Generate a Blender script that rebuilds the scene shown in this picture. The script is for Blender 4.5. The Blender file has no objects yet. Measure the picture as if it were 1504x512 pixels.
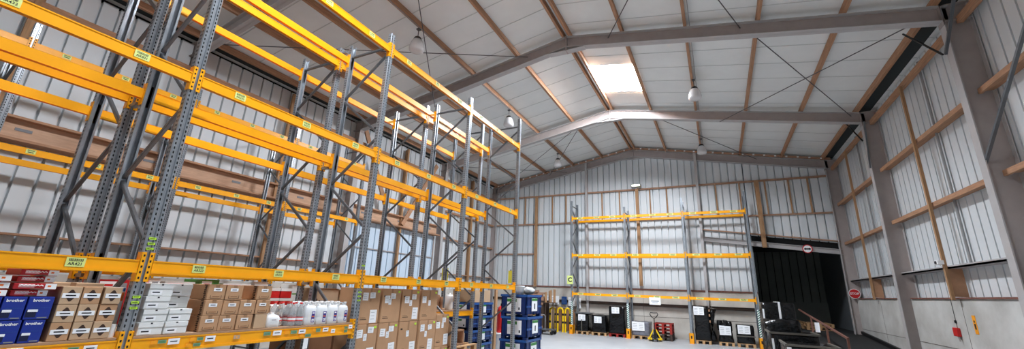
import bpy, bmesh, math, random
from math import sin, cos, pi, radians as R
from mathutils import Vector, Matrix, noise
random.seed(7)
SC = bpy.context.scene
COL = SC.collection

# ------------------------------------------------------------------ helpers
def lin(c):
    return tuple(((v/255)/12.92 if v/255 <= .04045 else (((v/255)+.055)/1.055)**2.4) for v in c)

MATS = {}
def mat(name, rgb, rough=.6, metal=0., var=.0, scale=6., bump=0., bscale=40., spec=.5, stretch=None, trans=0., ior=1.45, alpha=1., emit=0., rgb2=None, coat=0.):
    m = bpy.data.materials.new(name); m.use_nodes = True
    nt = m.node_tree; b = nt.nodes['Principled BSDF']
    b.inputs['Roughness'].default_value = rough; b.inputs['Metallic'].default_value = metal
    b.inputs['Specular IOR Level'].default_value = spec
    b.inputs['IOR'].default_value = ior
    b.inputs['Transmission Weight'].default_value = trans
    b.inputs['Alpha'].default_value = alpha
    b.inputs['Coat Weight'].default_value = coat
    c = lin(rgb)
    b.inputs['Base Color'].default_value = (*c, 1)
    if emit:
        b.inputs['Emission Color'].default_value = (*c, 1); b.inputs['Emission Strength'].default_value = emit
    vec = None
    if var or bump or rgb2:
        tc = nt.nodes.new('ShaderNodeTexCoord'); mp = nt.nodes.new('ShaderNodeMapping')
        nt.links.new(tc.outputs['Object'], mp.inputs['Vector']); vec = mp.outputs['Vector']
        if stretch: mp.inputs['Scale'].default_value = stretch
    if var or rgb2:
        n = nt.nodes.new('ShaderNodeTexNoise'); n.inputs['Scale'].default_value = scale; n.inputs['Detail'].default_value = 6; n.inputs['Roughness'].default_value = .6
        nt.links.new(vec, n.inputs['Vector'])
        r = nt.nodes.new('ShaderNodeValToRGB'); r.color_ramp.elements[0].position = .3; r.color_ramp.elements[1].position = .7
        c2 = lin(rgb2) if rgb2 else tuple(min(1, v*(1+var)) for v in c)
        c1 = c if rgb2 else tuple(v*(1-var) for v in c)
        r.color_ramp.elements[0].color = (*c1, 1); r.color_ramp.elements[1].color = (*c2, 1)
        nt.links.new(n.outputs['Fac'], r.inputs['Fac']); nt.links.new(r.outputs['Color'], b.inputs['Base Color'])
    if bump:
        n = nt.nodes.new('ShaderNodeTexNoise'); n.inputs['Scale'].default_value = bscale; n.inputs['Detail'].default_value = 4
        nt.links.new(vec, n.inputs['Vector'])
        bp = nt.nodes.new('ShaderNodeBump'); bp.inputs['Strength'].default_value = bump; bp.inputs['Distance'].default_value = .02
        nt.links.new(n.outputs['Fac'], bp.inputs['Height']); nt.links.new(bp.outputs['Normal'], b.inputs['Normal'])
    MATS[name] = m
    return m

M = {}
def dm(k, *a, **kw): M[k] = mat(k, *a, **kw)
dm('yellow', (250,170,6), rough=.38, var=.05, scale=3, spec=.5)
dm('yellow_guard', (243,160,14), rough=.45, var=.06)
dm('safety_yellow', (240,200,20), rough=.4, var=.06)
dm('band_black', (22,22,24), rough=.5)
dm('galv', (158,164,170), rough=.3, metal=.6, var=.16, scale=9, bump=.05, bscale=30)
dm('slot', (12,13,15), rough=.9)
dm('brace', (108,112,116), rough=.42, metal=.6, var=.12)
dm('steel', (164,154,150), rough=.6, var=.07, scale=4)
dm('steel_light', (178,175,174), rough=.55, var=.06, scale=4)
dm('sheet', (214,219,221), rough=.45, var=.035, scale=1.2, stretch=(1,1,.25))
dm('sheet_blue', (196,212,226), rough=.45, var=.03, scale=1.2, stretch=(1,1,.3))
dm('roof_sheet', (226,229,227), rough=.65, var=.05, scale=.9)
dm('roof_seam', (196,199,197), rough=.6)
dm('timber', (168,128,98), rough=.75, var=.24, scale=3, bump=.15, bscale=20)
dm('timber_y', (172,130,100), rough=.75, var=.26, scale=4, stretch=(8,.6,8))
dm('timber_x', (164,128,104), rough=.75, var=.2, scale=4, stretch=(.6,8,8))
dm('timber_z', (168,130,94), rough=.75, var=.24, scale=4, stretch=(8,8,.6))
dm('ply', (198,162,134), rough=.7, var=.16, scale=3, stretch=(3,.8,6))
dm('deck', (176,142,112), rough=.8, var=.12, scale=14)
dm('pallet_wood', (188,150,108), rough=.8, var=.18, scale=6)
dm('pallet_red', (150,38,30), rough=.7, var=.15)
dm('pallet_dark', (66,52,44), rough=.8, var=.2)
dm('concrete_wall', (180,174,164), rough=.8, rgb2=(214,209,200), scale=.9, bump=.08, bscale=12)
dm('concrete_wall_right', (168,166,160), rough=.8, rgb2=(212,212,208), scale=.8, bump=.08, bscale=12)
dm('concrete_joint', (110,104,98), rough=.9)
dm('floor', (164,167,170), rough=.42, rgb2=(182,184,186), scale=.9, bump=.04, bscale=25)
dm('apron', (214,212,206), rough=.8, var=.04)
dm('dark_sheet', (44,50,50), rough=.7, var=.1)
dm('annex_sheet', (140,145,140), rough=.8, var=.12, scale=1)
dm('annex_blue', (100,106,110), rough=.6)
dm('asphalt', (42,42,42), rough=.8, var=.15)
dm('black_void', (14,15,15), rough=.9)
dm('cardboard', (182,142,106), rough=.8, var=.08, scale=5, bump=.08, bscale=12)
dm('cardboard_light', (188,158,126), rough=.8, var=.06, scale=5, bump=.08, bscale=12)
dm('cardboard_dark', (150,108,76), rough=.8, var=.08, scale=5)
dm('tape', (152,116,84), rough=.3, var=.05)
dm('white_card', (222,224,222), rough=.6, var=.03, bump=.05, bscale=10)
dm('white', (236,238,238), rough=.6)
dm('paper', (238,240,242), rough=.7)
dm('ink', (30,30,36), rough=.7)
dm('ink_brown', (58,38,28), rough=.8)
dm('ink_grey', (130,132,136), rough=.8)
dm('label_green', (216,228,138), rough=.55)
dm('label_lime', (186,232,60), rough=.5)
dm('label_teal', (122,160,132), rough=.55)
dm('label_orange', (250,164,30), rough=.5)
dm('blue_box', (24,48,140), rough=.4, var=.06)
dm('blue_box_dark', (14,24,60), rough=.45)
dm('red_pack', (176,34,40), rough=.4, var=.08)
dm('pink', (232,176,178), rough=.5)
dm('red', (200,36,34), rough=.45)
dm('green', (60,130,60), rough=.5)
dm('leaf', (90,150,70), rough=.5)
dm('orange', (226,110,40), rough=.5)
dm('bin_blue', (16,44,98), rough=.38, var=.08)
dm('bin_blue_light', (36,84,150), rough=.38, var=.06)
dm('film_black', (7,7,8), rough=.16, var=.4, scale=8, bump=1., bscale=11, spec=.5)
dm('film_edge', (92,88,80), rough=.6, var=.1)
dm('film_grey', (110,112,122), rough=.25, var=.3, scale=5, bump=.6, bscale=9)
dm('jug', (240,244,246), rough=.25, trans=.18, spec=.5)
dm('film_pale', (176,178,178), rough=.7, bump=.5, bscale=8)
dm('jug_cap', (240,240,240), rough=.4)
dm('bottle', (244,248,250), rough=.05, trans=.8, ior=1.25)
dm('purple', (58,44,130), rough=.5)
dm('black', (20,20,22), rough=.45)
dm('rod', (92,90,92), rough=.5, metal=.3)
dm('conduit', (150,150,150), rough=.5)
dm('rust', (120,80,68), rough=.7, var=.15)
dm('lamp_glass', (232,230,230), rough=.18, trans=.25)
dm('lamp_on', (235,250,225), emit=3)
dm('daylight_panel', (240,246,255), emit=48)
dm('daylight_panel_sunny', (240,246,255), emit=95)
dm('stripe_green', (24,110,92), rough=.5)
dm('sign_red', (196,40,44), rough=.4)
dm('sign_yellow', (236,226,60), rough=.5)
dm('stain', (170,160,150), rough=.9)

class MB:
    """collects faces of one mesh"""
    def __init__(s): s.v=[]; s.f=[]; s.m=[]; s.sm=[]; s.mats=[]
    def mi(s, k):
        if k not in s.mats: s.mats.append(k)
        return s.mats.index(k)
    def add(s, vs, fs, k, smooth=False):
        o=len(s.v); i=s.mi(k)
        s.v += [tuple(v) for v in vs]
        for f in fs: s.f.append(tuple(a+o for a in f)); s.m.append(i); s.sm.append(smooth)
        return s
    def box(s, x0,x1,y0,y1,z0,z1,k='white'):
        if x0>x1: x0,x1=x1,x0
        if y0>y1: y0,y1=y1,y0
        if z0>z1: z0,z1=z1,z0
        v=[(x0,y0,z0),(x1,y0,z0),(x1,y1,z0),(x0,y1,z0),(x0,y0,z1),(x1,y0,z1),(x1,y1,z1),(x0,y1,z1)]
        return s.add(v,[(0,3,2,1),(4,5,6,7),(0,1,5,4),(1,2,6,5),(2,3,7,6),(3,0,4,7)],k)
    def bar(s, p, q, w, h, k, up=(0,0,1)):
        """rectangular bar p->q; w across, h along 'up'"""
        p=Vector(p);q=Vector(q);d=(q-p).normalized();u=Vector(up)
        a=d.cross(u)
        if a.length<1e-4: a=d.cross(Vector((1,0,0)))
        a.normalize(); b=a.cross(d).normalized()
        vs=[]
        for c in (p,q):
            for sa,sb in((-1,-1),(1,-1),(1,1),(-1,1)): vs.append(c+a*sa*w/2+b*sb*h/2)
        return s.add(vs,[(0,1,2,3),(7,6,5,4),(0,4,5,1),(1,5,6,2),(2,6,7,3),(3,7,4,0)],k)
    def tube(s, pts, r, k, n=8, closed=False, smooth=True):
        pts=[Vector(p) for p in pts]; N=len(pts); rings=[]
        prev=None
        for i,p in enumerate(pts):
            if closed: d=pts[(i+1)%N]-pts[i-1]
            else: d=pts[min(i+1,N-1)]-pts[max(i-1,0)]
            d.normalize()
            if prev is None:
                a=d.orthogonal().normalized()
            else:
                a=(prev-d*prev.dot(d)).normalized()
            prev=a; b=d.cross(a)
            rr=r[i] if isinstance(r,(list,tuple)) else r
            rings.append([p+(a*cos(t)+b*sin(t))*rr for t in [2*pi*j/n for j in range(n)]])
        vs=[v for g in rings for v in g]; fs=[]
        for i in range(N if closed else N-1):
            i2=(i+1)%N
            for j in range(n): fs.append((i*n+j,i*n+(j+1)%n,i2*n+(j+1)%n,i2*n+j))
        s.add(vs,fs,k,smooth)
        if not closed:
            s.add(rings[0],[tuple(range(n))[::-1]],k); s.add(rings[-1],[tuple(range(n))],k)
        return s
    def lathe(s, prof, k, n=16, c=(0,0,0), ks=None):
        """prof: list of (r,z)"""
        vs=[(c[0]+r*cos(2*pi*j/n),c[1]+r*sin(2*pi*j/n),c[2]+z) for r,z in prof for j in range(n)]
        for i in range(len(prof)-1):
            fs=[(i*n+j,i*n+(j+1)%n,(i+1)*n+(j+1)%n,(i+1)*n+j) for j in range(n)]
            o=len(s.v) if i==0 else o
            if i==0: s.v+=vs
            kk=s.mi(ks[i] if ks else k)
            for f in fs: s.f.append(tuple(a+o for a in f)); s.m.append(kk); s.sm.append(True)
        return s
    def prism(s, poly, a, b, k, axis='y'):
        """2D polygon extruded along an axis; poly in the other two coords (x,z) / (y,z) / (x,y)"""
        def P(u,w,t): return {'y':(u,t,w),'x':(t,u,w),'z':(u,w,t)}[axis]
        n=len(poly); vs=[P(u,w,a) for u,w in poly]+[P(u,w,b) for u,w in poly]
        fs=[tuple(range(n))[::-1],tuple(range(n,2*n))]+[(i,(i+1)%n,n+(i+1)%n,n+i) for i in range(n)]
        return s.add(vs,fs,k)
    def strip(s, line, a, b, k, axis='z', smooth=False):
        """open 2D line swept into a sheet"""
        def P(u,w,t): return {'y':(u,t,w),'x':(t,u,w),'z':(u,w,t)}[axis]
        n=len(line); za=a if isinstance(a,list) else [a]*n; zb=b if isinstance(b,list) else [b]*n
        vs=[P(u,w,za[i]) for i,(u,w) in enumerate(line)]+[P(u,w,zb[i]) for i,(u,w) in enumerate(line)]
        return s.add(vs,[(i,i+1,n+i+1,n+i) for i in range(n-1)],k,smooth)
    def merge(s, o, mtx=None):
        off=len(s.v)
        s.v += [tuple(mtx @ Vector(v)) if mtx is not None else v for v in o.v]
        for f,m,sm in zip(o.f,o.m,o.sm): s.f.append(tuple(a+off for a in f)); s.m.append(s.mi(o.mats[m])); s.sm.append(sm)
        return s
    def mesh(s, name):
        me=bpy.data.meshes.new(name); me.from_pydata(s.v,[],s.f)
        for k in s.mats: me.materials.append(M[k])
        me.polygons.foreach_set('material_index', s.m); me.polygons.foreach_set('use_smooth', s.sm)
        me.update(); return me
    def build(s, name, parent=None, loc=(0,0,0), bevel=0., rot=None, fix=True):
        me=s.mesh(name)
        if fix:
            bm=bmesh.new(); bm.from_mesh(me); bmesh.ops.recalc_face_normals(bm, faces=bm.faces); bm.to_mesh(me); bm.free()
        o=bpy.data.objects.new(name, me); COL.objects.link(o); o.location=loc
        if rot: o.rotation_euler=rot
        if parent: o.parent=parent
        if bevel:
            b=o.modifiers.new('Bevel','BEVEL'); b.width=bevel; b.segments=2; b.limit_method='ANGLE'; b.angle_limit=R(40)
        return o

def tag(o, label, cat, group=None, kind=None):
    o['label']=label; o['category']=cat
    if group: o['group']=group
    if kind: o['kind']=kind
    return o
def empty(name, loc=(0,0,0), rz=0., parent=None):
    o=bpy.data.objects.new(name, None); COL.objects.link(o); o.location=loc; o.rotation_euler=(0,0,rz)
    o.empty_display_size=.2
    if parent: o.parent=parent
    return o
def thing(name, label, cat, loc=(0,0,0), rz=0., group=None, kind=None):
    return tag(empty(name,loc,rz),label,cat,group,kind)
def copy_tree(o, parent=None):
    c=o.copy(); COL.objects.link(c)
    if parent is not None: c.parent=parent
    for ch in list(o.children): copy_tree(ch, c)
    return c

_txt={}
def text_mb(body, size, k, bold=0.):
    """lettering as a flat mesh in the local XY plane, centred"""
    key=(body,size,bold)
    if key not in _txt:
        cu=bpy.data.curves.new('lettering','FONT'); cu.body=body; cu.size=size; cu.align_x='CENTER'; cu.align_y='CENTER'; cu.offset=bold; cu.resolution_u=2
        ob=bpy.data.objects.new('lettering',cu); COL.objects.link(ob)
        dg=bpy.context.evaluated_depsgraph_get(); me=bpy.data.meshes.new_from_object(ob.evaluated_get(dg))
        _txt[key]=([tuple(v.co) for v in me.vertices],[tuple(p.vertices) for p in me.polygons])
        bpy.data.objects.remove(ob); bpy.data.curves.remove(cu); bpy.data.meshes.remove(me)
    b=MB(); v,f=_txt[key]; b.add(v,f,k); return b
def frame_mtx(o, u, v):
    u=Vector(u).normalized(); v=Vector(v).normalized(); w=u.cross(v)
    return Matrix(((u.x,v.x,w.x,o[0]),(u.y,v.y,w.y,o[1]),(u.z,v.z,w.z,o[2]),(0,0,0,1)))
PX=((0,1,0),(0,0,1))      # a face that looks to +X: reading direction +Y
NY=((1,0,0),(0,0,1))      # a face that looks to -Y: reading direction +X
NX=((0,-1,0),(0,0,1))     # a face that looks to -X

# ------------------------------------------------------------------ building
YB=22.35; XL=-12.5; XR=5.3; XRC=-3.65; YF=-6.8
ZR=9.72; SL=.182                      # top of rafters at the ridge, roof slope
def ztop(x): return ZR-abs(x-XRC)*SL  # top of rafters
PUR=.2
def zroof(x): return ztop(x)+PUR      # underside of the roof sheets
PORT=[-.9,4.95,10.8,16.65,22.35-.12]

# floor
apr=MB(); apr.box(-40,34,YF-45,YF-.3,-.3,-.02,'apron'); tag(apr.build('ground'),'pale concrete yard outside the open doorway','ground',kind='structure')  # yard out of view, added to bounce sunlight up to the roof
fb=MB(); fb.box(XL-.4,XR+.4,YF-.3,YB+.3,-.2,0,'floor')
tag(fb.build('floor'),'grey concrete warehouse floor','floor',kind='structure')

def ribbed(line_len, pitch=.33, gw=.05, gd=.11, start=0.):
    """profile points (s, depth) of ribbed sheeting; ribs go outward"""
    pts=[(0,0)]; s=pitch*.5+start
    while s+gw < line_len:
        pts += [(s,0),(s+gw*.12,gd),(s+gw*.88,gd),(s+gw,0)]; s+=pitch
    pts.append((line_len,0)); return pts

def wall_y(name, x0, y0, y1, z0, z1, out, k, label, extra=None):
    b=MB(); pts=[(x0+d*out, y0+s) for s,d in ribbed(y1-y0)]
    b.strip(pts, z0, z1, k)
    if extra: extra(b)
    return tag(b.build(name),label,'wall',kind='structure')

def left_extra(b):
    b.box(XL-.3,XL-.16,YF,YB,0,9,'black_void')
    b.box(XL-.16,XL+.05,YF,YB,-.05,1.9,'concrete_wall')
wall_y('wall_left', XL, YF, YB, 1.9, 8.15, -1, 'sheet','pale ribbed sheet wall behind the yellow racking, timber girts on it',left_extra)
def right_extra(b):
    b.box(XR+.16,XR+.3,YF,YB,0,9.2,'black_void')
    b.box(XR-.2,XR+.16,YF,YB,-.05,2.1,'concrete_wall_right')
    for y in (8.0,13.75,19.4): b.box(XR-.204,XR-.2,y-.006,y+.006,0,2.1,'concrete_joint')
    b.box(XR-.206,XR-.2,YF,YB,.93,.945,'concrete_joint')
wall_y('wall_right', XR, YF, YB, 2.1, 8.24, 1, 'sheet','pale ribbed sheet wall over a white concrete dado beside the ramp',right_extra)
# dark eave strips
for nm,xx,lab in (('trim_1',XR+.02,'dark strip under the eave above the right hand wall'),('trim_2',XL-.02,'dark strip under the eave above the racked side wall')):
    b=MB(); s_=1 if xx>0 else -1; xa,xb=XRC+s_*8.54,XRC+s_*8.84; b.prism([(xa,zroof(xa)-.03),(xb,zroof(xb)-.03),(xb,zroof(xb)-.005),(xa,zroof(xa)-.005)],YF,YB,'dark_sheet')
    tag(b.build(nm),lab,'eave strip',kind='structure')

# back wall: sheets follow the gable, with the dock opening cut out
OX0,OX1=1.56,4.95
def zlint(x): return 4.62-(x-(-.6))*.127      # underside of the sloping lintel
bb=MB()
pts=ribbed(XR-XL)
line=[(XL+s, YB+d) for s,d in pts]
def seg(x0,x1,zb):
    l=[p for p in line if x0<=p[0]<=x1]
    bot=[zb(p[0]) if callable(zb) else zb for p in l]
    bb.strip(l,bot,[zroof(p[0])+.1 for p in l],'sheet')
seg(XL-.1,OX0+.02,2.2); seg(OX0-.12,XR+.1,lambda x:zlint(x)+.5)
bb.box(XL,OX0,YB-.08,YB+.2,-.05,2.2,'concrete_wall')
bb.box(XL,OX0,YB-.086,YB-.08,.93,.95,'concrete_joint')
for x in (-9.4,-6.3,-3.5,-.6): bb.box(x-.006,x+.006,YB-.086,YB-.08,0,2.2,'concrete_joint')
bb.box(OX1+.02,XR+.1,YB-.02,YB+.2,0,5,'annex_sheet')
tag(bb.build('wall_back'),'ribbed sheet gable wall with concrete base at the end of the hall','wall',kind='structure')
# front wall (behind the viewer); its doorway is added to let daylight in
fb=MB()
fb.box(XL-.3,-6,YF-.1,YF,0,9.6,'sheet'); fb.box(2.,XR+.3,YF-.1,YF,0,9.6,'sheet'); fb.box(-6,2.,YF-.1,YF,5.4,10.2,'sheet')
tag(fb.build('wall_front'),'sheet wall with an open roller doorway opposite the gable','wall',kind='structure')

# roof sheets with daylight panels between ridge and first purlin
SKY=[(13.0,15.1,1),(1.3,3.4,1)]
S0,S1=.16,1.72        # across the slope, measured from the ridge
cb=MB()
def slab(side,a0,a1,y0,y1,k='roof_sheet',t=.06,dz=0.):
    xa,xb=XRC+side*a0,XRC+side*a1
    za,zb=zroof(xa)+dz,zroof(xb)+dz
    v=[(xa,y0,za),(xb,y0,zb),(xb,y1,zb),(xa,y1,za),(xa,y0,za+t),(xb,y0,zb+t),(xb,y1,zb+t),(xa,y1,za+t)]
    cb.add(v,[(0,3,2,1),(4,5,6,7),(0,1,5,4),(1,2,6,5),(2,3,7,6),(3,0,4,7)],k)
HALF=XR+.5-XRC
for side in (1,-1):
    holes=sorted((y0,y1) for y0,y1,sd in SKY if sd==side)
    slab(side,0,S0,YF-.2,YB+.4)
    slab(side,S1,HALF,YF-.2,YB+.4)
    y=YF-.2
    for h0,h1 in holes: slab(side,S0,S1,y,h0); y=h1
    slab(side,S0,S1,y,YB+.4)
    y=YF+.5
    while y<YB-.1:
        if not any(h0-.05<y<h1+.05 for h0,h1 in holes): slab(side,.1,HALF-.5,y,y+.018,'roof_seam',t=.02,dz=-.012)
        else: slab(side,S1,HALF-.5,y,y+.018,'roof_seam',t=.02,dz=-.012)
        y+=.98
tag(cb.build('ceiling'),'pale grey sheeted pitched roof with rows of timber purlins','ceiling',kind='structure')
for i,(y0,y1,sd) in enumerate(SKY):
    b=MB(); xa,xb=XRC+sd*S0,XRC+sd*S1; za,zb=zroof(xa)+.07,zroof(xb)+.07
    b.add([(xa,y0,za),(xb,y0,zb),(xb,y1,zb),(xa,y1,za)],[(0,1,2,3)],'daylight_panel' if i else 'daylight_panel_sunny')
    b.box(xa,xb,y0-.02,y0,min(za,zb)-.3,min(za,zb)-.31,'roof_sheet') if 0 else None
    lab='bright daylight panel in the roof slope beside the ridge' if i==0 else 'roof daylight panel overhead, out of the picture'
    tag(b.build('window_%d'%(i+1)),lab,'skylight',kind='structure')

# timber purlins
n_trim=[10]
def trim(b,label,cat,group=None,bevel=0.):
    o=b.build('trim_%d'%n_trim[0],bevel=bevel); n_trim[0]+=1
    return tag(o,label,cat,group,kind='structure')
purl=[(-.1,.07,.19),(.1,.07,.19)]
for side in (-1,1):
    for k in range(1,6): purl.append((side*(1.72*k if k<5 else 8.42),.08,.19))
bays=[(YF,-.9),(-.9,4.95),(4.95,10.8),(10.8,16.65),(16.65,YB)]
bayname=['behind the viewer','over the nearest rack bays','before the first rafter seen','between the two steel rafters','next to the end gable']
slope_names={-1:'racking side slope',1:'ramp side slope'}
for dx,w,h in purl:
    x=XRC+dx; z=zroof(x)
    b=MB(); b.box(x-w/2,x+w/2,YF+.1,YB-.05,z-h,z-.012,'timber_y')
    k=round(abs(dx)/1.72)
    if k==0: lab='one of the paired timber ridge beams on the %s'%slope_names[1 if dx>0 else -1]
    else: lab='timber roof purlin, number %s down from the ridge on the %s'%(['','one','two','three','four','five at the eave'][k],slope_names[1 if dx>0 else -1])
    trim(b,lab,'roof purlin','timber purlins under the roof')
# board along the gable top, white blocks painted for daylight through sheet gaps
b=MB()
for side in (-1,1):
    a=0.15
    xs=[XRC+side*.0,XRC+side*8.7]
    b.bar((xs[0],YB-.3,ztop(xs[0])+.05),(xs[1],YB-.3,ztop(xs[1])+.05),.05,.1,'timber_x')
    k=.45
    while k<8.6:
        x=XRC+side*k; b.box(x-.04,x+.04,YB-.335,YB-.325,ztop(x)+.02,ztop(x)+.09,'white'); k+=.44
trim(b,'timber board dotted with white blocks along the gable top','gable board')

# portal frames
def ibeam(b,p,q,depth,fw,k,k2=None,t=.02,axis='y'):
    """I section between p and q (centre of the outer flange edge); depth measured downward/inward given vectors"""
def portal(Y,idx,label,fw=.2):
    root=thing('portal_frame',label,'steel frame',(0,Y,0),0,'steel portal frames',kind='structure')
    D=.38
    for side,nm in ((-1,'rafter'),(1,'rafter')):
        b=MB(); xe=XRC+side*8.6
        P=lambda x,dz:(x,ztop(x)+dz)
        x0=XRC
        # web
        b.prism([P(x0,-.0),P(xe,-.0),P(xe,-D),P(x0,-D)],-.008,.008,'steel')
        b.prism([P(x0,0),P(xe,0),P(xe,-.018),P(x0,-.018)],-fw/2,fw/2,'steel_light')
        b.prism([P(x0,-D),P(xe,-D),P(xe,-D+.018),P(x0,-D+.018)],-fw/2,fw/2,'steel_light')
        # apex haunch
        xh=XRC+side*.58
        b.prism([(x0,ZR-D-.0),(xh,ztop(xh)-D),(x0,ZR-D-.13)],-.01,.01,'steel')
        b.prism([(x0,ZR-D-.12),(xh,ztop(xh)-D+.0),(xh,ztop(xh)-D-.02),(x0,ZR-D-.14)],-fw/2,fw/2,'steel_light')
        b.box(x0+side*.0,x0+side*.02,-fw/2,fw/2,ZR-D-.14,ZR,'steel')
        b.build('rafter',root)
    for side in (-1,1):
        xi=XRC+side*8.48; xo=XRC+side*8.92
        b=MB(); zt=ztop(xi)
        b.prism([(xi,0),(xo,0),(xo,zt),(xi,zt)],-.008,.008,'steel')
        for xx in (xi,xo): b.box(xx-.01,xx+.01,-fw/2,fw/2,0,zt-.0,'steel_light')
        b.box(xi,xo,-fw/2,fw/2,zt-D-.02,zt-D,'steel'); b.box(xi,xo,-fw/2,fw/2,zt-.02,zt,'steel')
        b.box(xi-side*.02,xi-side*.0,-fw/2,fw/2,zt-D-.1,zt,'steel')
        b.build('column',root)
        b=MB(); b.box(xi-.03 if side>0 else xo-.03, xo+.03 if side>0 else xi+.03,-fw/2-.05,fw/2+.05,0,.02,'steel'); b.build('base_plate',root)
    return root
portal(PORT[0],0,'grey steel portal frame behind the viewer')
portal(PORT[1],1,'grey steel portal frame nearest the viewer, mostly above the view')
portal(PORT[2],2,'grey steel portal frame crossing just before the bright daylight panel',fw=.22)
portal(PORT[3],3,'grey steel portal frame crossing just past the bright daylight panel')
portal(PORT[4],4,'grey steel portal frame standing against the end gable',fw=.18)

# right wall girts, studs
for bi,(y0,y1) in enumerate(bays):
    if bi==0: continue
    bn=['','bay beside the viewer','nearer bay','middle bay','bay by the dock opening'][bi]
    for z,nm in ((4.42,'middle'),(6.13,'upper'),(7.74,'top')):
        b=MB(); b.box(XR-.26,XR-.02,y0+.06,y1-.06,z-.04,z+.0,'timber_y') if nm!='top' else None
        if nm!='top': b.box(XR-.27,XR-.22,y0+.06,y1-.06,z-.09,z+.02,'timber_y')
        else: b.box(XR-.27,XR-.17,y0+.06,y1-.06,z-.05,z+.1,'timber_y')
        trim(b,'%s timber girt on the white side wall, %s'%(nm,bn),'wall girt','timber girts on the white side wall')
    b=MB(); b.box(XR-.3,XR-.02,y0+.06,y1-.06,2.8,2.84,'steel_light'); b.box(XR-.3,XR-.28,y0+.06,y1-.06,2.8,2.87,'steel_light')
    trim(b,'grey steel ledge low on the white side wall, %s'%bn,'wall ledge','steel ledges on the white side wall')
    b=MB(); b.box(XR-.24,XR-.02,y0+.1,y1-.1,2.1,2.14,'rust')
    trim(b,'thin brown sill on the white side dado, %s'%bn,'wall sill','brown sills on the white side wall')
    ym=(y0+y1)/2
    b=MB(); b.box(XR-.36,XR-.3,ym-.04,ym+.04,2.08,7.7,'timber_z')
    b.box(XR-.3,XR-.04,ym-.02,ym+.02,2.15,2.8,'timber')
    trim(b,'upright timber stud on the white side wall, %s'%bn,'wall stud','timber studs on the side walls')
    b=MB(); b.tube([(XR-.07,ym-.55,2.86),(XR-.07,ym-.55,8.1)],.03,'conduit')  # grey tube drawn as the shadow line beside the stud
    trim(b,'grey vertical pipe beside the timber stud, %s'%bn,'pipe','grey pipes on the white side wall')
    # left wall
    if bi<4 or True:
        b=MB(); b.box(XL+.0,XL+.22,y0+.06,y1-.06,2.6,2.64,'timber_y')
        if bi!=3: trim(b,'timber ledge low on the racked wall, %s'%bn,'wall girt','timber girts on the racked wall')
        b=MB(); b.box(XL+.0,XL+.2,y0+.06,y1-.06,7.35,7.4,'timber_y'); b.box(XL+.18,XL+.23,y0+.06,y1-.06,7.28,7.42,'timber_y')
        trim(b,'timber girt high on the racked wall, %s'%bn,'wall girt','timber girts on the racked wall')
        if bi==4:
            for z in (4.4,5.8):
                b=MB(); b.box(XL,XL+.2,y0+.06,y1-.06,z-.08,z,'timber_y')
                trim(b,'timber girt at %s height on the racked wall by the gable'%('mid' if z<5 else 'upper'),'wall girt','timber girts on the racked wall')
        b=MB(); b.box(XL+.2,XL+.28,ym-.05,ym+.05,2.0,8.0,'timber_z'); b.box(XL+.02,XL+.2,ym+.06,ym+.1,2.0,8.0,'timber_z')
        trim(b,'upright timber stud on the racked wall, %s'%bn,'wall stud','timber studs on the side walls')
# long box girder of timber on the racked wall
for (y0,y1,lab) in ((YF+.3,10.5,'long timber box girder along the racked wall'),(11.0,16.4,'shorter timber box girder on the racked wall nearer the gable')):
    g=thing('timber_girder',lab,'timber girder',(XL+.02,0,0))
    b=MB(); b.box(.12,.17,y0,y1,4.44,4.86,'ply'); b.build('web_board',g)
    for z in (4.38,4.83):
        b=MB(); b.box(.0,.4 if z<4.5 else .34,y0,y1,z,z+.05,'timber_y'); b.build('flange_board',g)
    b=MB()
    y=y0+.6
    while y<y1:
        b=MB(); b.box(.165,.18,-.12,.12,4.62,4.68,'ink_grey'); b.build('nail_plate',g,(0,y,0)); y+=2.1
for (p,q) in (((15.8,7.8),(13.7,4.5)),((11.0,7.9),(12.7,4.9))):
    b=MB(); b.bar((XL+.35,p[0],p[1]),(XL+.35,q[0],q[1]),.06,.2,'timber'); 
    trim(b,'slanting timber strut above the shorter girder, %s'%('far end' if p[0]>13 else 'near end'),'timber strut','slanting timber struts')
# sheeted sliding door in the racked wall
d=tag(empty('door_1',(XL+.06,11.0,0)),'pale blue sheeted sliding door in the side wall behind the racks','door',kind='structure')
b=MB(); b.strip([(dd,s) for s,dd in [(s,-dd*.7) for s,dd in ribbed(5.4,.42)]],.05,4.36,'sheet_blue'); b.build('door_panel',d)
b=MB(); b.box(.02,.06,0,5.4,3.3,3.34,'steel'); b.box(.02,.06,0,.06,.05,4.36,'steel'); b.box(.02,.06,5.34,5.4,.05,4.36,'steel'); b.box(.02,.06,1.85,1.9,.05,4.36,'steel_light')
b.build('door_rail',d)

# back wall timber and posts
def bt(x0,x1,z0,z1,k,label,cat,group=None,d=.1,y=None):
    b=MB(); yy=YB-.02 if y is None else y; b.box(x0,x1,yy-d,yy,z0,z1,k); return trim(b,label,cat,group)
G='timber girts on the gable wall'
bt(XL+.4,4.9,7.42,7.5,'timber_x','highest timber girt across the gable wall','wall girt',G)
bt(XL+.4,4.9,5.74,5.81,'timber_x','timber girt across the gable behind the rack top','wall girt',G)
bt(XL+.4,OX0,2.2,2.27,'rust','rust brown rail on top of the gable concrete','wall rail')
b=MB(); b.box(XL+.4,1.5,YB-.16,YB-.08,1.42,1.56,'pallet_dark'); b.box(XL+.4,1.5,YB-.2,YB-.16,1.54,1.56,'pallet_dark')
trim(b,'dark brown rail bolted along the gable concrete','wall rail')
bt(XL+.4,-9.4,4.0,4.07,'timber_x','short timber girt on the gable beside the racked corner','wall girt',G)
GS='thin studs on the gable wall'
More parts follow.
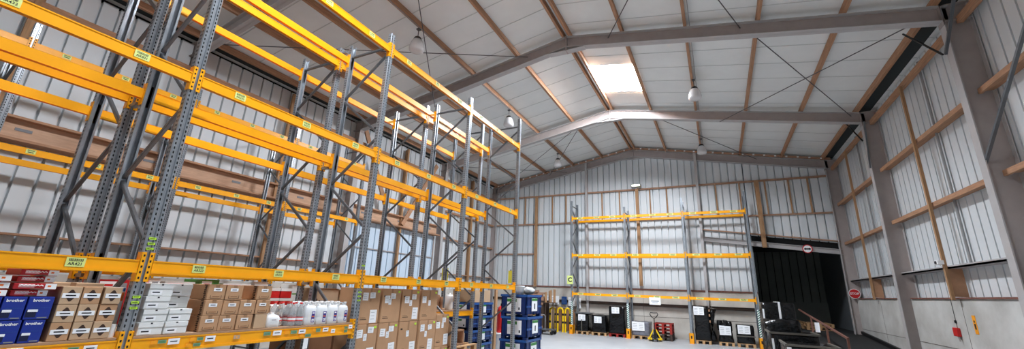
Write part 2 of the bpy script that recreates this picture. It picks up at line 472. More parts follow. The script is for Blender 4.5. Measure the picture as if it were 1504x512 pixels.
for x in (-10.9,-10.2,-8.44,-7.6,-5.48,-4.51,-2.9,-2.05,.27,1.32,2.4,3.35,4.1):
    bt(x-.03,x+.03,5.81,7.42,'timber_z','thin upright timber stud between the two upper gable girts','wall stud',GS,d=.07)
bt(-9.48,-9.34,2.2,7.42,'timber_z','tall timber post on the gable left of the far rack','wall post',d=.14,y=YB-.1)
bt(-3.62,-3.47,2.4,7.5,'timber_z','tall timber post carrying the floodlight behind the far rack','wall post',d=.14,y=YB-.12)
bt(1.96,2.14,4.25,7.42,'timber_z','weathered timber post above the dock opening','wall post',d=.16,y=YB-.1)
for x,lab in ((-6.33,'grey steel gable post behind the first bay of the far rack'),(-.55,'grey steel gable post behind the last bay of the far rack')):
    b=MB(); b.box(x-.06,x+.06,YB-.28,YB-.26,0,ztop(x),'steel_light'); b.box(x-.006,x+.006,YB-.27,YB-.09,0,ztop(x),'steel'); b.box(x-.06,x+.06,YB-.1,YB-.085,0,ztop(x),'steel')
    trim(b,lab,'wall post','steel gable posts')
# sloping lintel over the dock opening
b=MB()
def lin_bar(x0,x1,dz0,dz1,y0,y1,k):
    b.prism([(x0,zlint(x0)+dz0),(x1,zlint(x1)+dz0),(x1,zlint(x1)+dz1),(x0,zlint(x0)+dz1)],y0,y1,k)
lin_bar(-.6,4.9,.02,.2,YB-.12,YB-.11,'steel_light'); lin_bar(-.6,4.9,0,.02,YB-.2,YB-.02,'steel_light'); lin_bar(-.6,4.9,.2,.22,YB-.2,YB-.02,'steel_light')
trim(b,'sloping grey steel lintel beam over the dock opening','lintel')
b=MB(); lin_bar(-.6,4.9,.55,.6,YB-.14,YB-.02,'timber_x'); trim(b,'sloping timber batten above the grey lintel','batten')
b=MB(); lin_bar(OX0,4.9,.22,.54,YB+.05,YB+.1,'black_void'); trim(b,'dark gap board between lintel and batten','gap board')

# annex behind the opening
b=MB()
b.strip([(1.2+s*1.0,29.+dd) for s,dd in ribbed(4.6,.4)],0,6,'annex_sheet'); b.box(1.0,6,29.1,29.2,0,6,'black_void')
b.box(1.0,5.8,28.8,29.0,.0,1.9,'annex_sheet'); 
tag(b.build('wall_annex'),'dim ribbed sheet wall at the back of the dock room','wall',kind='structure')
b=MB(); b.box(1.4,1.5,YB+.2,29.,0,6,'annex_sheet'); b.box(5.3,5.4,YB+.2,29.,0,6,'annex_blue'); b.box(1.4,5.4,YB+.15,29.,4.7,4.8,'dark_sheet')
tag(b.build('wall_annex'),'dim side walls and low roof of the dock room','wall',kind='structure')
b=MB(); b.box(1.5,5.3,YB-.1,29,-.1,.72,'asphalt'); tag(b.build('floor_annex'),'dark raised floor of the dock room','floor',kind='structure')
# ramp along the right wall
rp=MB(); rp.prism([(12.0,0),(YB-.1,0),(YB-.1,.72),(12.,.004)],3.05,5.1,'asphalt','x'); tag(rp.build('floor_ramp'),'dark ramp rising along the white side wall to the dock','ramp',kind='structure')
rp=MB(); rp.bar((5.06,12.0,.06),(5.06,YB-.15,.80),.08,.1,'band_black'); trim(rp,'black kerb at the foot of the white wall along the ramp','kerb')

# roof bracing rods and lamps
def rod(p,q,label,r=.014):
    b=MB(); b.tube([p,q],r,'rod',6); return tag(b.build('bracing_rod'),label,'bracing rod','roof bracing rods')
zz=lambda x:ztop(x)-.12
rod((-12.0,4.95,zz(-12)),(-5.0,10.8,zz(-5.)),'long bracing rod ending on the steel rafter left of the ridge')
rod((-5.2,4.95,zz(-5.2)),(-8.65,10.8,zz(-8.65)-.5),'bracing rod hanging above the tallest rack uprights')
rod((-1.2,4.95,zz(-1.2)),(1.1,10.8,zz(1.1)),'bracing rod reaching the rafter right of the daylight panel')
rod((-.4,7.2,zz(-.4)),(-2.35,10.8,zz(-2.35)),'short bracing rod pinned to the rafter near the ridge')
rod((1.2,10.8,zz(1.2)),(4.6,16.65,zz(4.6)),'long bracing rod running down to the far corner of the ramp side')
rod((4.7,10.9,zz(4.7)),(.6,16.65,zz(.6)-.3),'bracing rod crossing between the two rafters on the ramp side')
rod((-2.1,16.65,zz(-2.1)),(2.2,22.2,zz(2.2)),'bracing rod behind the far rafter beside the ridge')
rod((-4.9,16.65,zz(-4.9)),(-8.6,22.2,zz(-8.6)),'bracing rod past the far rafter on the racking side')
rod((-12.2,16.65,zz(-12.2)),(-7.5,22.2,zz(-7.5)-.1),'bracing rod running to the gable above the rack end')
rod((-12.0,22.2,zz(-12)),(-5.,16.8,zz(-5)),'bracing rod crossing above the gable corner of the racking')
def flat(p,q,label,cat='brace',w=.05,k='brace'):
    b=MB(); b.bar(p,q,w,w,k); return tag(b.build('wall_brace'),label,cat,'wall braces at the columns')
flat((4.85,8.3,6.7),(4.85,10.85,4.55),'grey steel strut slanting down to the near column',w=.05)
flat((4.78,9.98,8.0),(4.8,10.9,7.1),'pale steel strut at the head of the near column')
flat((4.6,11.9,8.3),(4.8,11.0,7.15),'black rod from the eave purlin to the near column',k='black',w=.03)
flat((4.78,16.2,7.7),(4.8,16.6,6.2),'thin steel strut at the head of the far column',w=.04)
flat((4.6,17.5,8.25),(4.8,16.75,7.2),'black rod from the eave purlin to the far column',k='black',w=.03)
for y in ():
    pass
b=MB()
def pendant(x,y,label):
    z=ztop(x)+PUR-.19
    t=thing('pendant_lamp',label,'lamp',(x,y,z-.62),0,'dome lamps hanging from the purlins')
    b=MB(); b.lathe([(0,.33),(.09,.33),(.115,.28),(.12,.22),(0,.22)],'black',20); b.build('lamp_cap',t)
    b=MB(); b.tube([(0,0,.33),(0,0,.62)],.012,'rod',6); b.box(-.05,.05,-.05,.05,.58,.62,'rod'); b.build('hanger',t)
    b=MB(); prof=[(.09,.26),(.13,.24),(.17,.16),(.2,.06),(.212,-.03),(.205,-.09),(.17,-.12),(.08,-.135),(0.001,-.14)]
    b.lathe(prof,'lamp_glass',28); b.build('lamp_shade',t)
    return t
rowL,rowR=XRC-1.72*2-.05,XRC+1.72*2+.05
pendant(rowL,7.85,'white dome lamp nearest above the racking, under the crossed rods')
pendant(rowL,13.73,'white dome lamp above the far end of the racking')
pendant(rowL,19.6,'white dome lamp by the gable on the racking side')
pendant(rowR,13.9,'white dome lamp hanging right of the bright daylight panel')
pendant(rowR,19.9,'white dome lamp nearest the gable, right of the ridge')
for x in (rowL,rowR):
    b=MB(); b.tube([(x,4,ztop(x)+.0),(x,YB-.4,ztop(x)+.0)],.012,'conduit',6)
    tag(b.build('cable_run',None,(.07,0,0)),'grey cable run under the lamp purlin on the %s'%slope_names[-1 if x<XRC else 1],'cable','lamp cable runs')
# floodlight
t=thing('floodlight','small lit floodlight on the tall timber post of the gable','floodlight',(-3.55,YB-.3,7.55))
b=MB(); b.box(-.26,.26,-.12,.1,0,.13,'conduit'); b.box(-.05,.05,0,.1,-.1,0,'conduit'); b.build('housing',t,bevel=.015)
b=MB(); b.box(-.2,.2,-.13,-.12,.02,.1,'lamp_on'); b.build('lens',t)
#@@RACKS
# ------------------------------------------------------------------ pallet racking
_post={}
def post_mesh(h, slots=True):
    if (h,slots) not in _post:
        b=MB()
        prof=[(-.085,-.028),(-.085,-.05),(-.012,-.05),(0,-.042),(0,-.016),(-.014,-.009),(-.014,.009),(0,.016),(0,.042),(-.012,.05),(-.085,.05),(-.085,.028)]
        b.strip(prof,0,h,'galv')
        z=.15
        while z<h-.03 and slots:
            for s in (-1,1):
                y=s*.029
                b.add([(.0008,y-.006,z),(.0008,y+.006,z-.004),(.0008,y+.006,z+.022),(.0008,y-.006,z+.026)],[(0,1,2,3)],'slot')
                for xo in (-.035,-.062): b.add([(xo-.006,s*.0508,z),(xo+.006,s*.0508,z),(xo+.006,s*.0508,z+.024),(xo-.006,s*.0508,z+.024)],[(0,1,2,3)],'slot')
            z+=.05
        _post[(h,slots)]=b.mesh('post')
    return _post[(h,slots)]
def mobj(name, me, parent, loc=(0,0,0), rz=0.):
    o=bpy.data.objects.new(name,me); COL.objects.link(o); o.parent=parent; o.location=loc; o.rotation_euler=(0,0,rz); return o
_brace={}
def brace_mesh(dx,dz):
    k=(round(dx,3),round(dz,3))
    if k not in _brace:
        b=MB(); b.bar((0,0,0),(dx,0,dz),.04,.03,'brace'); b.bar((dx*.01,-.012,dz*.01),(dx*.99,-.012,dz*.99),.006,.04,'brace'); _brace[k]=b.mesh('brace')
    return _brace[k]
_foot=[]
def foot_mesh():
    if not _foot:
        b=MB(); b.box(-.1,.02,-.07,.07,0,.008,'galv'); _foot.append(b.mesh('foot_plate'))
    return _foot[0]
def upright(parent, y, depth, h, flip=False, slots=True):
    e=empty('upright_frame',(0,y,0),0,parent)
    mobj('post',post_mesh(h,slots),e); mobj('post',post_mesh(h,slots),e,(-depth,0,0),pi)
    mobj('foot_plate',foot_mesh(),e); mobj('foot_plate',foot_mesh(),e,(-depth,0,0),pi)
    xa,xb=(-.05,-depth+.05)
    mobj('brace',brace_mesh(xb-xa,0),e,(xa,0,h-.25))
    z=h-.36; s=0
    while z-.82>.15:
        x0,x1=(xa,xb) if s%2==0 else (xb,xa)
        mobj('brace',brace_mesh(x1-x0,-.78),e,(x0,0,z)); z-=.82; s+=1
    mobj('brace',brace_mesh(xb-xa,0),e,(xa,0,.2))
    return e
_beam={}; _conn=[]
def conn_mesh(s):
    b=MB()
    # plate hooked on the post at the beam end; the beam runs toward +Y
    b.box(.0,.007,-.036,.004,-.2,.075,'yellow'); b.box(-.07,.007,.0,.006,-.2,.075,'yellow')
    z=-.175
    while z<.06:
        b.box(.0068,.0082,-.027,-.013,z,z+.02,'slot'); z+=.052
    return b
def beam(parent, y0, y1, x, ztop_, face=1, labels=(), lmesh=None, wide=.12):
    """face=+1: front looks to +X; -1 looks to -X"""
    L=y1-y0-.1; key=(round(L,3),wide)
    if key not in _beam:
        b=MB(); b.box(-.05,0,0,L,-wide,0,'yellow'); b.box(-.05,.006,0,L,-wide,-wide+.028,'yellow'); b.box(-.05,.004,0,L,-.012,0,'yellow')
        _beam[key]=b.mesh('beam')
    if not _conn:
        a=conn_mesh(1); _conn.append(a.mesh('connector'))
        m=MB(); m.merge(a,Matrix.Scale(-1,4,(0,1,0))); _conn.append(m.mesh('connector'))
    if face==1: o=mobj('beam',_beam[key],parent,(x,y0+.05,ztop_)); 
    else: o=mobj('beam',_beam[key],parent,(x,y1-.05,ztop_),pi)
    mobj('connector',_conn[0],o,(0,0,0)); mobj('connector',_conn[1],o,(0,L,0))
    for yl,me in labels:
        mobj('location_label',me,o,(.0075,yl-y0-.05,-.055))
    return o
_lab={}
def loc_label(txt=None, k='label_green', w=.125, h=.078):
    key=(txt,k,w,h)
    if key not in _lab:
        b=MB(); b.box(-.001,.001,-w/2,w/2,-h/2,h/2,k)
        rnd=random.Random(str(txt)); y=-w*.36
        while y<w*.34:
            ww=rnd.choice((.002,.003,.005)); b.box(.001,.0014,y,y+ww,h*.08,h*.38,'ink'); y+=ww+rnd.choice((.002,.003))
        if txt: b.merge(text_mb(txt,.034,'ink',.0006), frame_mtx((.0016,0,-h*.2),*PX))
        else: b.box(.001,.0014,-w*.3,w*.3,-h*.3,-h*.1,'ink')
        _lab[key]=b.mesh('location_label')
    return _lab[key]
_dk={}
def deck(parent,y0,y1,x0,x1,z):
    b=MB(); b.box(x0+.0,x1-.0,y0+.06,y1-.06,z,z+.022,'deck'); return b.build('shelf_board',parent)

YA=[-.7,2.06,4.83,7.6,10.36]
def bay_labels(i, lv, Y, code=True):
    out=[]
    for p,fr in ((3,.17),(2,.5),(1,.82)):
        y=Y[i]+fr*(Y[i+1]-Y[i]); out.append((y,loc_label('AR%d%d%d'%(4-i,lv,p) if code else None)))
    return out
LV=[1.34,2.06,4.08,6.10]
# run A: next to the aisle
A=thing('pallet_rack','tall yellow and galvanised pallet rack standing along the aisle, goods on its shelf','pallet rack',(-4.97,0,0))
DA=1.08
for y,h in zip(YA,(6.37,7.4,6.37,6.37,6.95)):
    upright(A,y,DA,h)
for i in range(4):
    for l in (1,2,3):
        beam(A,YA[i],YA[i+1],.0,LV[l],1,bay_labels(i,l+1,YA))
        beam(A,YA[i],YA[i+1],-DA,LV[l],-1)
    if i<2:
        beam(A,YA[i],YA[i+1],0,LV[0],1,wide=.135); beam(A,YA[i],YA[i+1],-DA,LV[0],-1)
        deck(A,YA[i],YA[i+1],-DA+.01,-.01,LV[0])
# lime stickers on the posts of the aisle run
def post_sticker(parent,y,zs):
    for z in zs:
        b=MB(); b.box(.0015,.0025,-.03,.03,-.011,.011,'label_lime'); b.box(.0025,.003,-.022,.018,-.003,.003,'ink')
        b.build('post_sticker',parent,(0,y,z))
post_sticker(A,2.06,(2.27,2.22,2.17,1.72,1.67,1.62)); post_sticker(A,4.83,(1.80,1.74,1.68,2.2)); 
# price tags on the shelf edge
def tag_mesh(k,w,h):
    key=('tag',k,w,h)
    if key not in _lab:
        b=MB(); b.box(-.001,.0012,-w/2,w/2,-h/2,h/2,k)
        if k=='paper': b.box(.0012,.0016,-w*.32,w*.3,-.004,.006,'ink')
        elif k=='label_teal':
            for z in (-h*.25,.0,h*.22): b.box(.0012,.0016,-w*.4,w*.4,z-.002,z+.002,'green')
            b.box(.0012,.0016,-w*.4,w*.1,-h*.1,h*.05,'ink_grey')
        else: b.box(.0012,.0016,-.006,.006,-h*.2,h*.2,'yellow')
        _lab[key]=b.mesh('shelf_tag')
    return _lab[key]
tags=[(1.27,-.02,'label_teal',.085,.035),(1.38,-.02,'paper',.09,.05),(1.62,-.035,'label_orange',.06,.03),(1.72,-.035,'label_teal',.07,.03),(1.56,-.09,'label_teal',.06,.03),(1.64,-.09,'paper',.07,.035),(1.83,-.04,'paper',.09,.05),
 (2.29,-.03,'label_orange',.05,.03),(2.36,-.03,'label_teal',.07,.03),(2.46,-.035,'paper',.1,.055),(2.63,-.03,'label_orange',.05,.035),(2.6,-.085,'label_orange',.05,.035),(2.70,-.03,'label_teal',.06,.03),(2.68,-.085,'label_teal',.07,.03),(2.80,-.035,'paper',.1,.055),
 (3.08,-.04,'cardboard_light',.07,.04),(3.44,-.03,'label_teal',.09,.04),(3.57,-.03,'paper',.11,.055),(3.70,-.03,'label_orange',.06,.04),(3.80,-.035,'label_teal',.09,.04),(3.92,-.035,'paper',.1,.05),(3.92,-.09,'label_orange',.06,.035),(4.02,-.09,'label_teal',.09,.035),
 (4.10,-.03,'label_orange',.05,.035),(4.17,-.035,'label_teal',.07,.045),(4.29,-.035,'paper',.09,.05),(4.42,-.06,'paper',.07,.05),(4.58,-.03,'label_orange',.04,.03),(4.65,-.03,'label_teal',.06,.03),(4.65,-.075,'label_teal',.06,.035),(4.73,-.02,'paper',.07,.05)]
for o in [c for c in A.children if c.name.startswith('beam') and abs(c.location.z-LV[0])<.01 and abs(c.location.x)<.01]:
    yb=o.location.y
    for y,z,k,w,h in tags:
        if yb<y<yb+2.75: mobj('shelf_tag',tag_mesh(k,w,h),o,(.0085,y-yb,z-.01))

# run B: back to back with run A
B=thing('pallet_rack','yellow and galvanised pallet rack back to back behind the aisle rack','pallet rack',(-6.24,0,0))
DB=1.1
for y,h in zip(YA,(6.37,7.2,6.37,6.37,6.95)): upright(B,y-.04,DB,h)
for i in range(4):
    for l in (1,2,3):
        beam(B,YA[i]-.04,YA[i+1]-.04,0,LV[l]-(.02 if l>1 else 0),1); beam(B,YA[i]-.04,YA[i+1]-.04,-DB,LV[l]-.02,-1)
    if i==2: continue
    beam(B,YA[i]-.04,YA[i+1]-.04,0,LV[0],1); beam(B,YA[i]-.04,YA[i+1]-.04,-DB,LV[0],-1)
    deck(B,YA[i]-.04,YA[i+1]-.04,-DB+.01,-.01,LV[0])
for y in (2.02,4.79):
    b=MB(); b.box(-.17,-.02,-.03,.03,-.02,.02,'galv')
    for z in (1.9,3.9,6.25): 
        o=b.build('row_spacer',B,(.02,y,z)); o.location.x=.17
# run C: against the side wall
C_=thing('pallet_rack','yellow and galvanised pallet rack farthest from the aisle, against the side wall','pallet rack',(-10.95,0,0))
YC=[-.84,1.93,4.68,7.4,10.12]; DC=1.1
for y,h in zip(YC,(6.37,6.37,6.37,6.37,6.85)): upright(C_,y,DC,h)
for i in range(4):
    for l in (1,2,3):
        beam(C_,YC[i],YC[i+1],0,(2.06,4.06,6.0)[l-1],1,bay_labels(i,l+1,YC,False) if l>1 else ())
        if l<3: beam(C_,YC[i],YC[i+1],-DC,(2.06,4.02)[l-1],-1)
# run D: across the end of the hall (local +X looks toward the viewer)
D_=thing('pallet_rack','three bay yellow pallet rack standing alone before the gable wall','pallet rack',(-3.97,20.62,0),-pi/2)
YD=[-2.76,0,2.70,5.34]; DD=1.1
for y,h in zip(YD,(6.67,6.2,6.5,6.63)): upright(D_,y,DD,h,slots=False)
for i in range(3):
    for z in (1.95,3.86,5.78):
        labs=[(YD[i]+f*2.7,loc_label(None,'label_green',.3,.075)) for f in (.17,.5,.8)]
        beam(D_,YD[i],YD[i+1],0,z,1,labs); beam(D_,YD[i],YD[i+1],-DD,z-.0,-1)
for i,y in enumerate(YD):
    b=MB(); b.prism([(.03,-.1),(.12,-.1),(.12,.1),(.03,.1)],0,.42,'yellow_guard','z'); b.box(-.12,.12,-.1,-.085,0,.42,'yellow_guard'); b.box(-.12,.12,.085,.1,0,.42,'yellow_guard')
    b.box(.1205,.122,-.03,.03,.2,.32,'ink_brown'); b.box(.03,.16,-.1,.1,0,.012,'yellow_guard')
    b.build('post_guard',D_,(.0,y,0),bevel=.006)
    if i!=2:
        b=MB(); b.box(.002,.006,-.048,.048,.42,1.52,'white'); z=.42
        while z<1.44:
            b.add([(.0075,-.048,z),(.0075,.048,z+.075),(.0075,.048,z+.12),(.0075,-.048,z+.045)],[(0,1,2,3)],'stripe_green'); z+=.09
        b.build('striped_sleeve',D_,(0,y,0))
# paper notice hung on the far rack
t=thing('paper_notice','white paper notice hanging from the lowest beam of the gable rack','notice',(-2.72,20.58,1.7))
b=MB(); b.box(-.25,.25,-.004,0,-.16,.16,'paper'); b.build('sheet_of_paper',t)
b=MB(); b.box(-.17,.17,-.006,-.004,-.02,.02,'ink_grey'); b.box(-.12,.12,-.006,-.004,-.08,-.06,'ink_grey'); b.build('printed_line',t)
# hanging aisle signs
def aisle_sign(letter,x,y,z,label,rz=0,w=.3,h=.42):
    t=thing('aisle_sign',label,'sign',(x,y,z),rz,'yellow aisle signs on the racks')
    b=MB(); b.box(-w/2,w/2,-.006,0,-h/2,h/2,'label_green' if letter=='C' else 'sign_yellow'); b.build('sign_board',t)
    if letter: 
        b=MB(); b.merge(text_mb(letter,.3 if letter=='C' else .24,'ink',.012),frame_mtx((0,-.0075,0),*NY)); b.build('letter',t)
    b=MB(); b.box(-.012,.012,0,.02,-h/2,h/2+.03,'rod'); b.build('bracket',t)
aisle_sign('C',-6.78,20.5,2.56,'pale yellow sign lettered C on the gable rack post')
aisle_sign('',-5.2,10.47,2.28,'yellow sign edge-on at the end post of the aisle rack',R(-35),.2,.34)
aisle_sign('B',-7.42,10.5,2.3,'pale yellow lettered sign seen through the racks near the second to last post',R(-10),.26,.4)
#@@GOODS
# ------------------------------------------------------------------ goods on the aisle rack
XF=-4.985; Z0=1.3635
def carton(name,label,group,y0,y1,z0,z1,k='cardboard',depth=.3,x=XF,tape=True,cat='box',lab=None,flaps=True,jit=.008,rz=None):
    """box whose front looks to +X; the empty stands at the middle of its foot"""
    w=y1-y0; h=z1-z0-.002
    t=thing(name,label,cat,(x-depth/2-random.uniform(0,jit),(y0+y1)/2,z0+.001),random.uniform(-.015,.015) if rz is None else rz,group)
    w2=w/2-.002; d2=depth/2
    b=MB(); b.box(-d2,d2,-w2,w2,0,h,k); b.build('carton_body',t,bevel=min(.006,w*.03))
    if tape:
        b=MB(); b.box(d2-.0,d2+.0012,-.02,.02,h*.62,h,'tape'); b.box(-d2*.96,d2+.001,-.02,.02,h,h+.001,'tape'); b.build('packing_tape',t)
    if lab:
        k2,lw,lh,ly,lz=lab; b=MB(); b.box(d2+.001,d2+.0025,ly*w-lw/2,ly*w+lw/2,lz*h-lh/2,lz*h+lh/2,k2)
        b.box(d2+.0025,d2+.003,ly*w-lw*.3,ly*w+lw*.3,lz*h-lh*.12,lz*h+lh*.14,'ink'); b.build('paper_label',t)
    return t,w,h,d2
rowsn=['bottom','middle','top','highest']
def print_part(t,name,fn):
    b=MB(); fn(b); return b.build(name,t)

# blue boxes with white lettering
cols=[(1.115,1.242),(1.247,1.377),(1.383,1.508)]
for r in range(2):
    for c,(y0,y1) in enumerate(cols):
        if r==1: y0-=.012; y1-=.014 if c<2 else -.012
        z0=Z0+r*.178; z1=z0+.176
        t,w,h,d=carton('blue_box','glossy blue box with white lettering, %s row, %s'%(['lower','upper'][r],['partly cut by the picture edge','second from the diamond cartons','next to the diamond cartons'][c]),'blue printer supply boxes',y0,y1,z0,z1,'blue_box',.34,tape=False,jit=.004)
        def f(b,w=w,h=h,d=d):
            b.merge(text_mb('brother',.03,'white',.0008),frame_mtx((d+.0008,.0,h*.84),*PX))
            b.box(d,d+.001,-w*.45,-w*.05,h*.1,h*.42,'blue_box_dark'); b.box(d+.001,d+.0016,-w*.4,-w*.02,h*.33,h*.44,'paper')
            b.box(d,d+.001,w*.02,w*.4,h*.05,h*.1,'ink_grey'); b.box(d,d+.0008,-w*.3,w*.4,h*.5,h*.51,'bin_blue_light')
            b.box(-d*.9,d*.3,-w/2-.0005,-w/2+.001,h*.1,h*.5,'blue_box_dark')
        print_part(t,'box_marking',f)
# red and white flat packs on top of the blue boxes
def redpack(y0,y1,z0,label,x=XF,h=.05,depth=.32,grp='red and white flat packs stacked on the blue boxes',rz=0):
    t,w,h,d=carton('red_pack',label,grp,y0,y1,z0,z0+h,'red_pack',depth,x,tape=False,jit=.03,cat='pack',rz=rz)
    def f(b):
        b.box(d,d+.001,-w*.38,-w*.02,h*.3,h*.85,'pink'); b.box(d,d+.0012,w*.22,w*.49,h*.08,h*.95,'white'); b.box(d+.001,d+.0016,w*.28,w*.36,h*.4,h*.7,'orange')
        b.tube([(d+.002,-w*.36+i*w*.045,h*(.55+.18*(i%2))) for i in range(13)],.0035,'white',5)
        b.box(d,d+.001,-w*.1,w*.2,0,h*.18,'rust')
    print_part(t,'pack_marking',f)
zt0=Z0+2*.178
for i in range(4): redpack(1.262+.004*i,1.495-.008*(3-i)*(-1 if i%2 else 1),zt0+i*.054,'red and white flat pack, %s of the stack nearest the diamond cartons'%['lowest','second','third','topmost'][i],rz=random.uniform(-.05,.05))
for i in range(3): redpack(1.0,1.235+.004*i,zt0+i*.056,'red and white flat pack, %s of the stack at the picture edge'%['lowest','middle','topmost'][i],rz=random.uniform(-.04,.04))
# brown cartons with dark diamond cut-outs
for r in range(3):
    for c in range(3):
        y0=1.545+c*.135+(r*.004 if c==2 else 0); z0=Z0+r*.146
        t,w,h,d=carton('diamond_carton','brown carton with dark diamond and white label, %s row, %s column'%(rowsn[r],['left','middle','right'][c]),'brown cartons with dark diamonds',y0,y0+.13,z0,z0+.146,'cardboard_light' if (r+c)%3 else 'cardboard',.32,lab=('paper',.108,.038,random.uniform(-.02,.02),.5),tape=False)
        def f(b):
            for s in (-1,1):
                b.add([(d+.0008,-.027,h*.5+s*.018),(d+.0008,.027,h*.5+s*.018),(d+.0008,.006,h*.5+s*.048),(d+.0008,-.006,h*.5+s*.048)],[(0,1,2,3)],'ink_brown')
        print_part(t,'diamond_marking',f)
carton('carton','large plain brown carton behind the diamond cartons',None,1.50,1.95,Z0,1.83,'cardboard_light',.35,x=-5.36)
t,w,h,d=carton('picture_carton','white carton with orange fruit picture beside the rack post',None,1.955,2.032,Z0,1.80,'white_card',.34,x=-5.12,tape=False)
print_part(t,'box_marking',lambda b:(b.box(d,d+.001,-w*.4,w*.4,h*.72,h*.9,'orange'),b.box(d,d+.001,-w*.4,w*.1,h*.5,h*.62,'red'),b.box(d,d+.001,-w*.3,w*.4,h*.92,h*.99,'bin_blue_light')))
b=MB(); b.tube([(0,0,0),(0,0,.11)],.024,'white',14)
t=tag(b.build('paper_roll',None,(-5.05,1.976,Z0)),'small white upright roll right of the diamond cartons','roll')
# white lidded cartons
for c in range(2):
    for r in range(4):
        y0=2.145+c*.213+(.01 if r%2 else 0); z0=Z0+r*.121; back=.09 if (c==1 and r>=2) else random.uniform(0,.012)
        t,w,h,d=carton('white_carton','white lidded carton, %s layer of the %s'%(['lowest','second','third','topmost'][r],['stack beside the rack post','stack nearest the brown lettered cartons'][c]),'white lidded cartons',y0,y0+.207,z0,z0+.12,'white_card',.36,x=XF-back,tape=False,jit=.004)
        def f(b):
            b.box(d-.01,d+.004,-w/2+.002,w/2-.002,h*.62,h*.98,'white_card'); b.box(d+.004,d+.0046,-.009,.009,h*.86,h*.97,'ink')
        print_part(t,'lid',f)
        print_part(t,'printed_label',lambda b:(b.box(d+.0005,d+.0015,-w*.4,w*.05,h*.1,h*.45,'paper'),b.box(d+.0015,d+.002,-w*.34,-w*.04,h*.25,h*.35,'ink')))
# brown cartons lettered on the side
def lettered(y0,z0,label,dy=.185,h=.162,side=True,x=XF,rz=None):
    t,w,h,d=carton('lettered_carton',label,'brown cartons lettered on the side',y0,y0+dy,z0,z0+h,'cardboard' ,.34,x=x,lab=('paper',.085,.034,random.uniform(-.05,.05),.68),rz=rz)
    def f(b):
        for s in (-1,1):
            b.box(d+.0006,d+.0012,s*w*.3-.002,s*w*.3+.002,h*.1,h*.3,'ink_brown')
        b.box(d+.0006,d+.0012,-w*.3,w*.3,h*.1,h*.125,'ink_brown'); b.box(d+.0006,d+.0012,-w*.2,w*.2,h*.2,h*.26,'cardboard_dark')
        if side: b.merge(text_mb('Initial',.075,'ink_brown',.002),frame_mtx((d-.055,-w/2+.0005,h*.5),(0,0,1),(-1,0,0)))
    print_part(t,'carton_marking',f)
for r in range(3):
    for c in range(3):
        if r==2 and c==2: continue
        lettered(2.675+c*.189+r*.006,Z0+r*.163,'brown lettered carton, %s row, %s from the white cartons'%(rowsn[r],['first','second','third'][c]))
lettered(3.235,Z0+2*.163,'brown lettered carton, top row, beyond the gap')
lettered(3.252,Z0+163/1000,'brown lettered carton, middle row, farthest from the white cartons',dy=.175)
carton('paper_sack','grey brown crumpled carton in the bottom row beside the clear squat container',None,3.262,3.415,Z0,Z0+.16,'cardboard_light',.32,tape=False)
# clear squat container
def rbox_ring(w,d,z,r=.3,n=24):
    out=[]
    for j in range(n):
        a=2*pi*j/n; c,s=cos(a),sin(a); p=2/4.5
        out.append((abs(c)**p*(1 if c>=0 else -1)*d/2, abs(s)**p*(1 if s>=0 else -1)*w/2, z))
    return out
def loft(b,rings,k,cap0=True,cap1=True):
    n=len(rings[0]); vs=[v for r in rings for v in r]; fs=[(i*n+j,i*n+(j+1)%n,(i+1)*n+(j+1)%n,(i+1)*n+j) for i in range(len(rings)-1) for j in range(n)]
    b.add(vs,fs,k,True)
    if cap0: b.add(rings[0],[tuple(range(n))[::-1]],k)
    if cap1: b.add(rings[-1],[tuple(range(n))],k)
def jug_proto(w=.17,d=.125,h=.29):
    t=thing('plastic_jug','','jug',(0,0,0))
    b=MB(); rings=[rbox_ring(w*s,d*s2,z*h) for s,s2,z in ((.9,.88,0),(1,1,.04),(1,1,.3),(.985,.98,.32),(1,1,.34),(1,1,.62),(.97,.95,.7),(.9,.82,.78),(.78,.62,.84),(.5,.42,.88))]
    loft(b,rings,'jug'); 
    b.build('jug_body',t)
    b=MB(); b.tube([(0,-w*.42,h*.7),(0,-w*.42,h*.88),(0,-w*.3,h*.97),(0,-w*.02,h*.97),(0,w*.12,h*.86)],.013,'jug',10); b.build('handle',t)
    b=MB(); b.lathe([(.022,0),(.022,.03),(.024,.03),(.024,.052),(.0001,.053)],'jug_cap',16,(0,w*.27,h*.84)); b.build('cap',t)
    b=MB(); x=d/2+.001
    b.box(x-.004,x+.0005,w*.02,w*.32,h*.12,h*.6,'purple'); b.box(x+.0005,x+.001,w*.05,w*.28,h*.35,h*.40,'orange')
    b.box(x+.0005,x+.001,w*.07,w*.26,h*.5,h*.56,'white'); b.box(x+.0005,x+.001,w*.07,w*.27,h*.16,h*.27,'white'); b.box(x+.0008,x+.0014,w*.1,w*.2,h*.19,h*.23,'purple')
    b.box(x-.001,x,-w*.3,-w*.1,h*.2,h*.55,'white_card')
    b.build('product_label',t)
    return t
jp=jug_proto(); first=True
for r,xr in enumerate((-.075,-.215,-.355)):
    for c in range(4):
        o=jp if first else copy_tree(jp); first=False
        o.location=(XF+xr,4.05+c*.186,Z0); o.rotation_euler.z=random.uniform(-.06,.06)
        tag(o,'clear plastic jug with purple label, %s row, %s from the water bottles'%(['front','second','back'][r],['first','second','third','last'][c]),'jug','clear plastic jugs with purple labels')
        if r>0: pass
